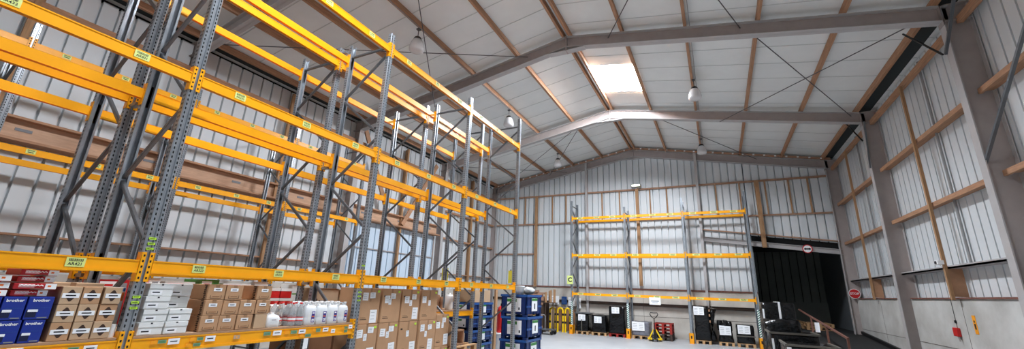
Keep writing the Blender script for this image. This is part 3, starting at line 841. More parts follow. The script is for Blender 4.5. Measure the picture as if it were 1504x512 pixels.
def bottle_proto():
    t=thing('water_bottle','','bottle',(0,0,0))
    b=MB(); R0=.048
    prof=[(.0001,.004),(R0*.7,.0),(R0,.012)]
    z=.03
    while z<.17: prof+= [(R0,z),(R0*.94,z+.006)]; z+=.02
    prof+=[(R0,.18),(R0*.8,.215),(R0*.45,.245),(.016,.262),(.014,.275)]
    b.lathe(prof,'bottle',20); b.build('bottle_body',t)
    b=MB(); b.lathe([(.017,.27),(.017,.292),(.0001,.293)],'red',14); b.build('cap',t)
    b=MB(); b.lathe([(R0+.0012,.06),(R0+.0012,.074),(R0+.0012,.1),(R0+.0012,.11)],'paper',20,ks=['red','paper','red']); b.build('product_label',t)
    return t
bp_=bottle_proto(); first=True
for r in range(3):
    for c in range(3 if r else 2):
        o=bp_ if first else copy_tree(bp_); first=False
        o.location=(XF-.06-r*.105,3.905-c*.112 ,Z0); 
        tag(o,'clear water bottle with red cap, %s row, %s from the jugs'%(['front','middle','back'][r],['first','second','third'][c]),'bottle','clear water bottles with red caps')
t=thing('squat_container','clear squat plastic container with white label left of the water bottles','container',(XF-.09,3.53,Z0))
b=MB(); loft(b,[rbox_ring(w_,d_,z) for w_,d_,z in ((.17,.12,0),(.18,.13,.01),(.18,.13,.11),(.15,.1,.135),(.06,.05,.15))],'jug'); b.build('container_body',t)
b=MB(); b.box(.064,.066,-.05,.05,.07,.105,'paper'); b.box(.066,.0665,-.03,.03,.082,.092,'ink_grey'); b.build('product_label',t)
b=MB(); b.lathe([(.02,0),(.02,.02),(.0001,.021)],'white',14,(0,0,.15)); b.build('cap',t)
carton('carton','low white carton behind the squat container and the bottles',None,3.46,3.98,Z0,1.60,'white_card',.3,x=-5.42)

# back to back rack: packs and cartons behind
XB_=-6.27
lay=[(1.2,1.5,.5,'red_pack'),(1.55,1.95,.42,'white_card'),(2.2,2.5,.5,'red_pack'),(2.52,2.8,.53,'white_card'),(2.85,3.2,.5,'white_card'),(3.25,3.5,.54,'leaf'),(3.55,3.95,.5,'white_card')]
ln=['red carton behind the flat packs','white carton behind the diamond cartons','red carton behind the white lidded cartons','white carton with red print behind the white lidded cartons','plain white carton behind the first lettered cartons','green printed carton behind the lettered cartons','plain white carton behind the last lettered cartons']
for (y0,y1,h,k),nm in zip(lay,ln):
    t,w,h,d=carton('back_carton',nm,'cartons on the rear rack shelf',y0,y1,Z0,Z0+h,k,.4,x=XB_,tape=False)
    print_part(t,'carton_marking',lambda b:(b.box(d,d+.001,-w*.4,w*.1,h*.8,h*.96,'white' if k!='white_card' else 'pink'),b.box(d+.001,d+.0015,-w*.3,w*.0,h*.85,h*.9,'red'),b.box(d,d+.001,w*.2,w*.42,h*.8,h*.93,'ink_grey' if k!='leaf' else 'green')))
for i in range(2):
    for j in range(3):
        t,w,h,d=carton('red_carton','small red carton with white lid, %s layer, %s on the rear shelf'%(['lower','middle','upper'][j],['left','right'][i]),'small red cartons on the rear shelf',4.25+i*.2,4.44+i*.2,Z0+j*.15,Z0+j*.15+.148,'red',.3,x=XB_,tape=False)
        print_part(t,'lid',lambda b:b.box(-d-.002,d+.002,-w/2-.001,w/2+.001,h*.72,h+.0005,'white_card'))
t,w,h,d=carton('leaf_carton','white carton with green leaf outline behind the red cartons',None,4.0,4.22,Z0,1.9,'white_card',.3,x=XB_,tape=False)
t,w,h,d=carton('leaf_carton','white and green carton next to the double rack posts',None,4.645,4.73,Z0,1.87,'white_card',.3,x=XB_,tape=False)
print_part(t,'carton_marking',lambda b:(b.box(d,d+.001,-w*.45,w*.45,h*.1,h*.5,'leaf'),b.box(d,d+.001,-w*.45,w*.45,h*.7,h*.74,'leaf')))

# ---- tall cartons stacked on pallets in the second bay
def pallet_mb(L=1.2,Wd=1.0,k='pallet_wood',h=.144,bl=5):
    """deck boards run along local Y (L), width along X (Wd)"""
    b=MB(); t_=.02
    n=bl
    for i in range(n):
        x=-Wd/2+.05+(Wd-.1)*i/(n-1); b.box(x-.05,x+.05,-L/2,L/2,h-t_,h,k)
    for y in (-L/2+.06,0,L/2-.06):
        b.box(-Wd/2,Wd/2,y-.05,y+.05,h-2*t_,h-t_,k)
        for x in (-Wd/2+.05,0,Wd/2-.05): b.box(x-.05,x+.05,y-.05,y+.05,t_,h-2*t_,k)
        b.box(-Wd/2,Wd/2,y-.05,y+.05,0,t_,k)
    return b
def pallet(label,loc,rz=0,k='pallet_wood',L=1.2,Wd=1.0,group='wooden pallets'):
    o=pallet_mb(L,Wd,k).build('pallet',None,loc,rot=(0,0,rz)); return tag(o,label,'pallet',group)
pallet('wooden pallet under the tall cartons, end near the shelf',(-5.53,5.51,0),0)
pallet('wooden pallet under the tall cartons, end near the blue bins',(-5.53,6.78,0),0,L=1.3)
tall=[(4.945,5.385),(5.425,5.885),(5.925,6.41),(6.46,6.965)]
lvls=[(.146,.765),(.768,1.315),(1.318,1.865)]
def tallcarton(y0,y1,z0,z1,label,x=-5.04,grp='tall brown cartons with papers'):
    t,w,h,d=carton('tall_carton',label,grp,y0,y1,z0,z1,'cardboard',.46,x=x,jit=.02)
    rnd=random.Random(label)
    for (py,pz,pw,ph) in ((-.28,.72,.12,.12),(.12,.8,.12,.09),(.25,.22,.15,.2),(-.05,.6,.07,.1)):
        py+=rnd.uniform(-.06,.06); pz+=rnd.uniform(-.06,.06)
        if rnd.random()<.15: continue
        yy=py*w; zz=pz*h; a=rnd.uniform(-.06,.06); pts=[(-pw/2,-ph/2),(pw/2,-ph/2),(pw/2,ph/2),(-pw/2,ph/2)]
        b=MB(); b.add([(d+.002,yy+u*cos(a)-v*sin(a),zz+u*sin(a)+v*cos(a)) for u,v in pts],[(0,1,2,3)],'paper')
        for q in range(3): b.box(d+.0022,d+.0026,yy-pw*.35,yy+pw*.2,zz+ph*(.3-.25*q)-.003,zz+ph*(.3-.25*q)+.002,'ink_grey')
        b.build('stuck_paper',t)
    print_part(t,'lime_sticker',lambda b:b.box(d+.0015,d+.0032,w*.32,w*.32+.05,h*.88,h*.88+.035,'label_lime'))
    print_part(t,'carton_marking',lambda b:(b.box(d+.0005,d+.001,-w*.4,-w*.1,h*.12,h*.14,'ink_brown'),b.box(d+.0005,d+.001,-w*.4,-w*.15,h*.17,h*.18,'ink_brown'),b.box(d+.0005,d+.001,-w*.42,-w*.32,h*.75,h*.8,'ink_brown')))
    return t
on_=['first','second','third','fourth','fifth']
for r,(z0,z1) in enumerate(lvls):
    for c,(y0,y1) in enumerate(tall):
        tallcarton(y0,y1,z0,z1,'tall brown carton with papers, %s layer, %s from the shelf end'%(['floor','middle','top'][r],on_[c]))
for r,(z0,z1) in enumerate([(.146,.8),(.803,1.40)]):
    tallcarton(7.0,7.44,z0,z1,'tall brown carton with papers, %s layer, column nearest the blue bins'%['floor','upper'][r],x=-5.06)
# big cartons behind the jugs
for i,(y0,y1) in enumerate(((5.0,5.62),(5.68,6.4))):
    t,w,h,d=carton('large_carton','large plain brown carton behind the jugs, %s one'%['left','right'][i],'large brown cartons behind the jugs',y0,y1,1.02,1.83-.02*i,'cardboard_light',.8,x=-6.3,tape=False)
    print_part(t,'carton_marking',lambda b:(b.box(d,d+.001,-w*.3,-w*.22,h*.68,h*.78,'ink_brown'),b.box(d,d+.001,-w*.18,w*.1,h*.72,h*.75,'ink_brown')))
    carton('large_carton','large plain brown carton underneath, behind the jugs, %s one'%['left','right'][i],'large brown cartons behind the jugs',y0,y1,.146,1.015,'cardboard_dark',.8,x=-6.3,tape=False)
pallet('wooden pallet below the large cartons behind the jugs',(-6.72,5.7,0),0,L=1.45)

# under the shelf
t,w,h,d=carton('carton','brown carton on the floor under the shelf edge',None,2.2,2.62,.0,.84,'cardboard_dark',.4,x=-5.05)
for i in range(4):
    t=thing('slim_file','white slim file box with red edge under the shelf, %s of the four'%on_[i],'file box',(-5.2,2.26+i*.085,.842),0,'white slim file boxes under the shelf')
    b=MB(); b.box(-.13,.13,-.039,.039,0,.3,'white_card'); b.build('box_body',t); b=MB(); b.box(.13,.131,-.038,-.032,0,.3,'red'); b.box(.13,.131,-.02,.02,.2,.26,'paper'); b.build('edge_stripe',t)
for i in range(2):
    carton('carton','small brown carton under the shelf, %s beside the file boxes'%['first','second'][i],'small brown cartons under the shelf',2.66+i*.17,2.82+i*.17,.842,1.13-.02*i,'cardboard_light',.3,x=-5.06)
carton('carton','long brown carton on the floor under the small ones',None,2.65,3.2,0,.84,'cardboard_dark',.4,x=-5.04)
for i,(y0,y1,h) in enumerate(((3.35,4.0,.82),(4.05,4.72,.93))):
    carton('carton','wide brown carton on the floor below the %s'%['water bottles','jugs'][i],'wide floor cartons under the shelf',y0,y1,0,h,'cardboard',.6,x=-5.1)
b=MB(); b.box(-.001,.001,-.035,.035,-.13,0,'paper'); tag(b.build('hanging_tag',None,(-4.962,4.0,1.205)),'white tag hanging below the shelf edge','tag')
#@@
# ------------------------------------------------------------------ blue bins, timber, far goods
def blue_bin(x0,x1,y0,y1,z0,h,label,papers=True,grp='stacked blue plastic bins'):
    w=x1-x0; d=y1-y0
    t=thing('blue_bin',label,'bin',((x0+x1)/2,(y0+y1)/2,z0),0,grp)
    b=MB(); W2,D2=w/2,d/2; th=.02; f=.06
    # walls with a slight taper and stiffening ribs
    for (a0,a1,c0,c1) in ((-W2,W2,-D2,-D2+th),(-W2,W2,D2-th,D2),(-W2,-W2+th,-D2,D2),(W2-th,W2,-D2,D2)): b.box(a0,a1,c0,c1,f,h-.04,'bin_blue')
    b.box(-W2,W2,-D2,D2,f,f+.02,'bin_blue')
    for zz in (h-.06,):
        for (a0,a1,c0,c1) in ((-W2-.02,W2+.02,-D2-.02,-D2+th),(-W2-.02,W2+.02,D2-th,D2+.02),(-W2-.02,-W2+th,-D2,D2),(W2-th,W2+.02,-D2,D2)): b.box(a0,a1,c0,c1,zz,h,'bin_blue_light')
    for i in range(5):
        yy=-D2+.08+(d-.16)*i/4; b.box(W2,W2+.014,yy-.018,yy+.018,f,h-.06,'bin_blue')
        xx=-W2+.08+(w-.16)*i/4; b.box(xx-.018,xx+.018,-D2-.014,-D2,f,h-.06,'bin_blue')
    b.box(W2,W2+.012,-D2,D2,h*.42,h*.5,'bin_blue_light'); b.build('bin_body',t)
    for sx in (-1,1):
        for sy in (-1,1):
            b=MB(); b.box(sx*W2-sx*.12,sx*W2,sy*D2-sy*.12,sy*D2,0,f,'bin_blue'); b.build('foot',t)
    b=MB(); b.box(-W2+.03,W2-.03,-D2+.03,D2-.03,h-.16,h-.12,'film_black'); b.build('contents',t)
    if papers:
        b=MB(); b.box(-.2,.24,-D2-.018,-D2-.015,h*.22,h*.84,'paper'); b.box(-.2,.1,-D2-.02,-D2-.018,h*.66,h*.8,'green'); b.box(.16,.2,-D2-.02,-D2-.018,h*.3,h*.42,'ink'); b.build('paper_sheet',t)
        b=MB(); b.box(W2+.015,W2+.018,-.2,.2,h*.25,h*.85,'paper'); b.box(W2+.018,W2+.02,-.2,.2,h*.72,h*.84,'green'); b.box(W2+.018,W2+.02,-.03,.04,h*.35,h*.6,'ink'); b.build('paper_sheet',t)
    return t
for i in range(3):
    blue_bin(-5.69+.03*i*(i%2),-4.9+.03*i*(i%2),10.95,12.05,.02+i*.6,.595,'blue plastic bin with green headed paper, %s of the stack past the rack end'%['lowest','middle','topmost'][i])
for i in range(4):
    blue_bin(-7.3,-6.5,10.65,11.9,.0+i*.385,.38,'blue plastic bin, %s of the stack behind the rack end posts'%['lowest','second','third','topmost'][i],True)
blue_bin(-8.6,-7.5,10.7,11.8,0,.55,'blue plastic bin low at the back of the racks',False)
carton('carton','pale brown long carton lying on top of the rear blue bins',None,10.75,11.8,1.541,1.9,'cardboard_light',.72,x=-6.53,tape=False)
t=thing('white_bucket','white lidded bucket on top of the nearer blue bin stack','bucket',(-5.25,11.2,1.815))
b=MB(); b.lathe([(.0001,0),(.13,0),(.155,.2),(.155,.22),(.0001,.22)],'white',24); b.build('bucket_body',t)
b=MB(); b.lathe([(.16,.2),(.165,.22),(.16,.245),(.0001,.25)],'white_card',24); b.build('lid',t)
t=thing('wrapped_bag','grey plastic covered bundle lying behind the white bucket','bundle',(-5.2,11.74,1.815))
b=MB(); bm=bmesh.new(); bmesh.ops.create_icosphere(bm,subdivisions=4,radius=1)
vs=[]
for v in bm.verts:
    n=1+.12*noise.noise(v.co*2.3); vs.append((v.co.x*.2*n,v.co.y*.2*n,max(0,(v.co.z*.5+.5)*.22*n)))
b.add(vs,[tuple(v.index for v in f.verts) for f in bm.faces],'film_pale',True); bm.free(); b.build('bag_body',t)

# wood pieces on the rear rack shelf
t=thing('timber_offcuts','bundle of brown timber offcuts standing on the rear rack shelf','timber bundle',(-6.62,9.0,1.364))
rnd=random.Random(4)
for i in range(12):
    b=MB(); x=-.18+.09*(i%4)*1.1; y=-.2+.16*(i//4); h=.3+rnd.uniform(0,.1); b.box(-.03,.03,-.05,.05,0,h,'timber' if i%2 else 'pallet_wood'); b.build('timber_piece',t,(x,y,0))
t=thing('white_drum','white drum partly hidden by the rack post on the rear shelf','drum',(-6.55,9.55,1.364))  # white drum shape takes the place of a bright window reflection
b=MB(); b.lathe([(.0001,0),(.1,0),(.11,.05),(.11,.33),(.09,.39),(.0001,.39)],'white',20); b.build('drum_body',t); b=MB(); b.lathe([(.04,.39),(.04,.43),(.0001,.43)],'white_card',16); b.build('lid',t)  # body and lid only shape the window reflection
# pallets leaning / stacked at the rack end
for i in range(5):
    pallet('pale wooden pallet stacked between tall cartons and bins, %s from the floor'%['first','second','third','fourth','fifth','sixth'][i],(-5.58,8.18,i*.146),.02*(i%2),L=.95,group='pallets stacked in the third bay')
carton('carton','narrow brown carton standing on the pallet stack',None,7.75,7.87,.731,1.22,'cardboard_light',.3,x=-5.2,tape=False)
t=thing('board_crate','brown open timber frame standing on the pallet stack','timber frame',(-5.3,8.1,.731))
for (p,q,nm) in (((0,-.15,0),(0,-.15,.3),'upright_board'),((0,.15,0),(0,.15,.3),'upright_board'),((0,-.16,.3),(0,.16,.3),'cross_board'),((0,-.13,.02),(0,.13,.02),'cross_board')):
    b=MB(); b.bar(p,q,.2 if nm!='x' else .1,.03,'timber',up=(0,1,0) if nm=='upright_board' else (0,0,1)); b.build(nm,t)
b=MB(); b.bar((-6.6,12.3,0),(-6.6,12.3,1.93),.14,.05,'timber_z'); tag(b.build('timber_plank'),'brown plank standing upright between the two blue bin stacks','plank')
t=thing('red_cylinder','red cylinder standing behind the upright plank','cylinder',(-6.72,12.95,0.565))
b=MB(); b.lathe([(.0001,0),(.13,0),(.14,.03),(.14,.7),(.1,.8),(.05,.84),(.0001,.84)],'red',20); b.build('cylinder_body',t); b=MB(); b.lathe([(.03,.84),(.03,.92),(.0001,.92)],'black',10); b.build('valve',t)
t,w,h,d=carton('white_chest','white chest on the floor under the red cylinder',None,12.62,13.25,0,.56,'white',.6,x=-6.4,tape=False)
t=thing('brown_crate','dark brown crate under the timber dunnage by the gable','crate',(-8.62,20.6,0))
b=MB(); b.box(-.5,.5,-.4,.4,0,1.5,'pallet_dark'); b.build('crate_body',t,bevel=.01)
b=MB()
for zz in (.2,.75,1.3): b.box(-.51,.51,-.41,-.4,zz,zz+.1,'timber_x')
b.build('crate_batten',t)
for i,(x0,x1,zz,rz,yy) in enumerate(((-.5,.42,1.502,.0,-.2),(-.45,.42,1.602,.08,-.1),(-.5,.3,1.702,-.05,-.15),(-.3,.4,1.802,.1,-.1),(-.5,.1,1.902,0,-.2))):
    b=MB(); b.box(x0,x1,-.12,.12,0,.098,'timber_x'); tag(b.build('timber_baulk',None,(-8.55,20.6+yy,zz),rot=(0,0,rz)),'brown timber baulk on the crate by the gable, %s of the pile'%['lowest','second','third','fourth','topmost'][i],'timber baulk','timber baulks by the gable')
for i,(x,a) in enumerate(((-8.0,.0),(-7.87,.0),(-7.74,.0),(-7.61,.0))):
    b=MB(); b.bar((0,0,0),(a,.0,.5+.05*i),.11,.05,'timber_z',up=(0,1,0)); tag(b.build('timber_offcut',None,(x,20.3+.2*(i%2),1.42)),'short timber offcut standing beside the pile by the gable, %s'%['leftmost of four','second from left','third from left','rightmost of four'][i],'timber offcut','short offcuts by the gable')
t=thing('shelf_trestle','dark trestle carrying the short offcuts by the gable','trestle',(-7.9,20.6,0))
b=MB(); b.box(-.18,.38,-.38,.15,1.38,1.42,'pallet_dark'); b.build('trestle_top',t)
for sx in (-.1,.3):
    for sy in (-.33,.12):
        b=MB(); b.box(sx-.02,sx+.02,sy-.02,sy+.02,0,1.38,'pallet_dark'); b.build('leg',t)
# boards leaning on the gable
for i,(x0,x1,h,k) in enumerate(((-8.05,-7.7,1.2,'cardboard_dark'),(-7.66,-7.3,1.15,'timber'),(-7.28,-6.95,1.12,'cardboard_dark'),(-8.6,-8.12,1.1,'cardboard_light'))):
    b=MB(); b.box(x0,x1,-.02,.02,0,h,k); tag(b.build('leaning_board',None,(0,21.75,0.0),rot=(-.14,0,0)),'brown board leaning behind the yellow hoops, %s'%['second from the crate','third from the crate','nearest the far rack','nearest the crate'][i],'board','boards leaning behind the yellow hoops')
# notices on the wall
for i,(x0,x1,z0,z1,k,lab) in enumerate(((-8.7,-7.95,1.3,1.75,'paper','large white notice on the gable left of the blue one'),(-7.8,-7.5,1.32,1.72,'bin_blue_light','small blue notice on the gable wall'),(-7.42,-6.95,1.25,1.7,'paper','white notice on the gable right of the blue one'),(-6.9,-6.72,1.15,1.68,'paper','narrow white notice behind the far rack post'))):
    t=thing('wall_notice',lab,'notice',((x0+x1)/2,YB-.215 ,z0),0,'notices on the gable wall')
    w=(x1-x0)/2; b=MB(); b.box(-w,w,0,.01,0,z1-z0,k); b.build('notice_sheet',t)
    b=MB(); 
    for q in range(4): b.box(-w*.8,w*(.5-.3*(q%2)),-.002,0,(z1-z0)*(.2+.18*q),(z1-z0)*(.2+.18*q)+.015,'ink_grey')
    b.build('printed_lines',t)
# yellow hoops
def hoop(x0,x1,y,label):
    t=thing('safety_hoop',label,'hoop barrier',((x0+x1)/2,y,0),0,'yellow and black hoop barriers')
    w=(x1-x0)/2; h=1.16; r=.045; pts=[(-w,0,0),(-w,0,h-.16)]+[(-w*cos(a),0,h-.16+.16*sin(a)) for a in [pi*k/10 for k in range(1,10)]]+[(w,0,h-.16),(w,0,0)]
    b=MB(); b.tube(pts,r,'safety_yellow',12); b.build('hoop_tube',t)
    for s in (-1,1):
        for z in (.42,.80):
            b=MB(); b.lathe([(r+.002,0),(r+.002,.1)],'band_black',14,(s*w,0,z)); b.build('black_band',t)
        b=MB(); b.lathe([(.055,0),(.055,.01),(.046,.012)],'safety_yellow',14,(s*w,0,0)); b.build('foot_plate',t)
for i,(a,c) in enumerate(((-8.5,-8.2),(-8.01,-7.72),(-7.59,-7.31),(-7.18,-6.93))):
    hoop(a,c,20.95 if i else 19.95,'yellow hoop barrier with black bands, %s'%['partly behind the blue bins','next to the trolley','second from the far rack','touching the far rack post'][i])
# platform trolley
t=thing('platform_trolley','grey platform trolley with tube handle before the yellow hoops','trolley',(-7.55,19.3,0))
b=MB(); b.box(-.42,.42,-.28,.28,.2,.25,'brace'); b.build('platform',t,bevel=.01)
b=MB(); b.tube([(-.38,-.2,.25),(-.38,-.2,.82),(-.34,-.2,.88),(-.04,-.2,.88),(0,-.2,.82),(0,-.2,.25)],.016,'conduit',8); b.build('handle',t)
b=MB(); b.tube([(-.38,.2,.25),(-.38,.2,.82),(-.38,-.2,.82)],.016,'conduit',8); b.build('side_rail',t)
for sx in (-.34,.34):
    for sy in (-.2,.2):
        b=MB(); b.tube([(sx,sy-.02,.09),(sx,sy+.02,.09)],.09,'black',14); b.build('wheel',t)
        b=MB(); b.box(sx-.02,sx+.02,sy-.03,sy+.03,.13,.2,'brace'); b.build('caster_fork',t)

# wrapped pallets
def lumpy(b,x0,x1,y0,y1,z0,z1,k,amp=.03,seed=0,n=10,topamp=None,taper=0.):
    bm=bmesh.new(); bmesh.ops.create_cube(bm,size=1); bmesh.ops.subdivide_edges(bm,edges=bm.edges,cuts=n,use_grid_fill=True)
    cx,cy,cz=(x0+x1)/2,(y0+y1)/2,(z0+z1)/2; W_,D_2,H_=(x1-x0),(y1-y0),(z1-z0); vs=[]
    for v in bm.verts:
        p=v.co.copy(); q=Vector((p.x*W_,p.y*D_2,p.z*H_)); o=Vector((seed*3.1,seed*1.7,seed*.9))
        # round the corners
        rr=.06; qq=Vector((max(-W_/2+rr,min(W_/2-rr,q.x)),max(-D_2/2+rr,min(D_2/2-rr,q.y)),max(-H_/2,min(H_/2-rr*.6,q.z))))
        dv=q-qq
        if dv.length>1e-6: q=qq+dv.normalized()*min(dv.length,rr)
        nn=noise.noise(q*3.0+o)*amp+noise.noise(q*9.0+o)*amp*.35
        tp=(p.z+.5)
        q.x+=nn*(1 if p.x>0 else -1)*(abs(p.x)>.3)-taper*tp*p.x; q.y+=nn*(1 if p.y>0 else -1)*(abs(p.y)>.3)
        if p.z>.3: q.z+=noise.noise(Vector((q.x*4,q.y*4,seed)))*(topamp if topamp is not None else amp)-.0
        vs.append((q.x+cx,q.y+cy,max(z0,q.z+cz)))
    b.add(vs,[tuple(v.index for v in f.verts) for f in bm.faces],k,True); bm.free()
def wrapped(x0,x1,z1,label,y0=20.72,y1=21.7,k='film_black',pk='pallet_wood',paper=None,seed=1,topamp=.03,amp=.025,extra=None,taper=0.):
    t=thing('wrapped_pallet',label,'wrapped pallet',((x0+x1)/2,(y0+y1)/2,0),0,'film wrapped pallets')
    w=(x1-x0)/2; d=(y1-y0)/2
    b=MB(); m=pallet_mb(2*w,2*d,pk); b.merge(m,Matrix.Rotation(pi/2,4,'Z')); b.build('wooden_pallet',t)
    b=MB(); lumpy(b,-w+.01,w-.01,-d+.01,d-.01,.15,z1,k,amp,seed,topamp=topamp,taper=taper); b.build('wrapped_load',t)
    if paper:
        pw,ph,px,pz=paper; b=MB(); yy=-d-.03
        b.add([(px-pw/2,yy,pz-ph/2-.01),(px+pw/2,yy,pz-ph/2),(px+pw/2,yy,pz+ph/2),(px-pw/2,yy,pz+ph/2+.01)],[(0,1,2,3)],'paper'); b.box(px-pw/2,px+pw/2,yy+.001,yy+.012,pz-ph/2,pz+ph/2,'paper')
        for q in range(4): 
            for hx in (-.24,.24): b.box(px+pw*hx-pw*.17,px+pw*hx+pw*.15,yy-.002,yy,pz+ph*(.28-.19*q)-.006,pz+ph*(.28-.19*q)+.006,'ink_grey')
        b.build('paper_label',t)
    if extra: extra(t,w,d)
    return t
def lidboard(t,w,d):
    b=MB(); b.box(-w-.06,w+.1,-d-.05,d*.6,.97,1.0,'brace'); b.build('top_board',t)
    b=MB(); b.box(-.02,.02,-d-.04,-d-.02,.16,.7,'film_edge'); b.build('strap',t)
wrapped(-6.57,-5.92,.95,'black wrapped pallet with grey board on top, first in the gable rack',paper=(.36,.28,0,.78),seed=1,extra=lidboard,topamp=.01)
wrapped(-5.78,-5.04,.93,'low black wrapped pallet with white paper, second in the gable rack',paper=(.36,.29,-.03,.72),seed=2)
wrapped(-4.92,-4.15,1.38,'tall black wrapped pallet on red pallet, third in the gable rack',pk='pallet_red',paper=(.36,.28,-.04,1.2),seed=3,topamp=.02)
wrapped(-3.84,-3.05,.74,'low grey film wrapped pallet under a large white sheet in the middle bay',k='film_grey',paper=(.56,.38,-.1,.55),seed=4)
def edges5(t,w,d):
    b=MB()
    for z in (.9,1.15,1.35): b.box(w-.02,w+.03,-d-.03,-d+.1,z,z+.09,'timber')
    b.build('exposed_timber',t)
    b=MB(); lumpy(b,w-.05,w+.22,-d+.2,d,.15,1.5,'film_black',.05,9,n=6,taper=.6); b.build('loose_film',t)
wrapped(-1.13,-.5,1.58,'tallest black wrapped pallet in the right bay of the gable rack',paper=(.42,.34,-.1,1.37),seed=5,extra=edges5,amp=.03)
def lumps6(t,w,d):
    for i,(x,z,s) in enumerate(((-.2,.88,.1),(.02,.9,.08),(.16,.87,.1),(-.05,.8,.2))):
        b=MB(); lumpy(b,x-s,x+s,-.3,.1,.6,z+.12,'film_black',.03,i+20,n=5); b.build('wrapped_lump',t)
wrapped(-.22,.38,.74,'small black wrapped pallet with bumpy top, middle of the right bay',paper=(.44,.36,-.02,.62),seed=6,extra=lumps6,topamp=.08,taper=.15)
def mid7(t,w,d):
    b=MB(); b.box(-w-.01,w+.02,-d-.035,-d-.02,.42,.46,'film_edge'); b.build('strap',t)
wrapped(.48,1.16,.88,'low black wrapped pallet beside the striped end post of the gable rack',paper=(.46,.33,-.05,.7),seed=7,extra=mid7)
# red pallets
for i in range(5):
    pallet('wooden pallet in the stack behind the pallet jack, %s from the floor'%on_[i] if i<2 else 'red wooden pallet behind the pallet jack, %s from the floor'%on_[i],(-2.47,21.25,i*.146),pi/2,'pallet_dark' if i<2 else 'pallet_red',L=.8,Wd=1.0,group='pallets stacked behind the pallet jack')
# pallet jack
t=thing('pallet_jack','yellow pallet jack with black loop handle before the red pallets','pallet jack',(-2.75,20.2,0),.12)
for s in (-1,1):
    b=MB(); b.box(s*.2-.08,s*.2+.08,-.05,.42,.06,.11,'safety_yellow'); b.build('fork',t,bevel=.008)
    b=MB(); b.bar((s*.26,-.08,.1),(s*.05,-.06,.5),.05,.07,'safety_yellow',up=(0,1,0)); b.build('frame_arm',t)
    b=MB(); b.tube([(s*.09-.03,-.16,.09),(s*.09+.03,-.16,.09)],.09,'black',16); b.build('steer_wheel',t)
    b=MB(); b.tube([(s*.2-.04,.36,.045),(s*.2+.04,.36,.045)],.04,'black',12); b.build('load_roller',t)
b=MB(); b.tube([(0,-.15,.12),(0,-.15,.5)],.055,'black',14); b.box(-.08,.08,-.2,-.04,.14,.28,'black'); b.build('pump',t)
b=MB(); b.box(-.3,.3,-.09,-.04,.07,.14,'safety_yellow'); b.build('cross_head',t)
b=MB(); b.tube([(0,-.15,.5),(0,-.19,.98)],.02,'black',8); b.build('handle_shaft',t)
b=MB(); b.tube([(0,-.19,.96),(.1,-.2,1.03),(.17,-.21,1.14),(.14,-.215,1.21),(0,-.22,1.2),(-.14,-.215,1.21),(-.17,-.21,1.14),(-.1,-.2,1.03)],.018,'black',8,closed=True); b.build('loop_handle',t)

# wrapped crates on the ramp side
def wcrate(x0,x1,y0,y1,z1,label,seed,edge=True,paper=None,strap=False,amp=.02,topamp=.01):
    t=thing('wrapped_crate',label,'wrapped crate',((x0+x1)/2,(y0+y1)/2,0),0,'black wrapped crates by the ramp'); w=(x1-x0)/2; d=(y1-y0)/2
    b=MB(); m=pallet_mb(2*w,2*d,'pallet_dark'); b.merge(m,Matrix.Rotation(pi/2,4,'Z')); b.build('wooden_pallet',t)
    b=MB(); lumpy(b,-w,w,-d,d,.15,z1,'film_black',amp,seed,topamp=topamp,n=12); b.build('wrapped_load',t)
    if edge:
        for (p,q) in (((-w,-d-.015,z1-.0),(w,-d-.015,z1-.0)),((w,-d,z1),(w,d,z1)),((-w,-d,z1),(-w,d,z1))):
            b=MB(); b.bar(p,q,.045,.045,'film_edge'); b.build('edge_batten',t)
    if strap:
        b=MB(); b.box(-.0,.06,-d-.04,-d-.03,.3,z1+.02,'paper'); b.box(-.0,.06,-d-.03,d,z1+.015,z1+.03,'paper'); b.build('strap',t)
    if paper:
        x,z,pw,ph=paper; b=MB(); b.box(x-pw/2,x+pw/2,-d-.04,-d-.035,z-ph/2,z+ph/2,'paper'); b.build('paper_label',t)
    return t
wcrate(1.17,2.08,16.0,17.2,1.85,'tallest black wrapped crate with white strap, nearest the gable rack',11,edge=False,strap=True,paper=(-.42,1.5,.05,.3))
t=wcrate(1.08,1.98,14.75,15.7,1.36,'black wrapped crate with rumpled film top, behind the edged crates',12,edge=False,topamp=.09,amp=.04)
wcrate(1.1,2.2,13.5,14.65,1.09,'black wrapped crate with pale edges, middle of the ramp row',13,paper=(-.5,.8,.05,.3))
wcrate(1.27,2.28,11.9,13.1,.94,'nearest black wrapped crate with pale edges, cut by the picture bottom',14,paper=(-.46,.7,.09,.4))
# ramp handrail
t=thing('handrail','rust brown handrail climbing beside the dark ramp','handrail',(3.02,14.7,0))
zr=lambda y:.99+(y-14.7)*.0795
zg=lambda y:(y-12)*.72/10.3
b=MB(); b.bar((0,0,zr(14.7)),(0,7.55,zr(22.25)),.05,.05,'rust'); b.build('top_rail',t)
for y in (14.75,17.2,19.7):
    b=MB(); b.box(-.025,.025,y-14.7-.025,y-14.7+.025,0,zr(y)-.02,'rust'); b.build('rail_post',t)
t2=thing('hanging_note','white paper note hanging on the brown handrail','note',(2.985,18.2,1.24))
b=MB(); b.box(-.004,0,-.1,.1,-.32,0,'paper'); b.box(-.12,0,-.004,0,-.32,0,'paper'); b.build('note_sheet',t2)
# dock room oddments
for i,(x,y,l) in enumerate(((2.9,26.2,1.5),(3.8,24.2,1.6))):
    pallet('dim wooden pallet lying on the dock room floor, %s one'%['deeper','nearer'][i],(x,y,.721),.1,L=l,group='pallets in the dock room')
    pallet('dim wooden pallet on top of the %s one in the dock room'%['deeper','nearer'][i],(x+.1,y,.867),0,L=l,group='pallets in the dock room')
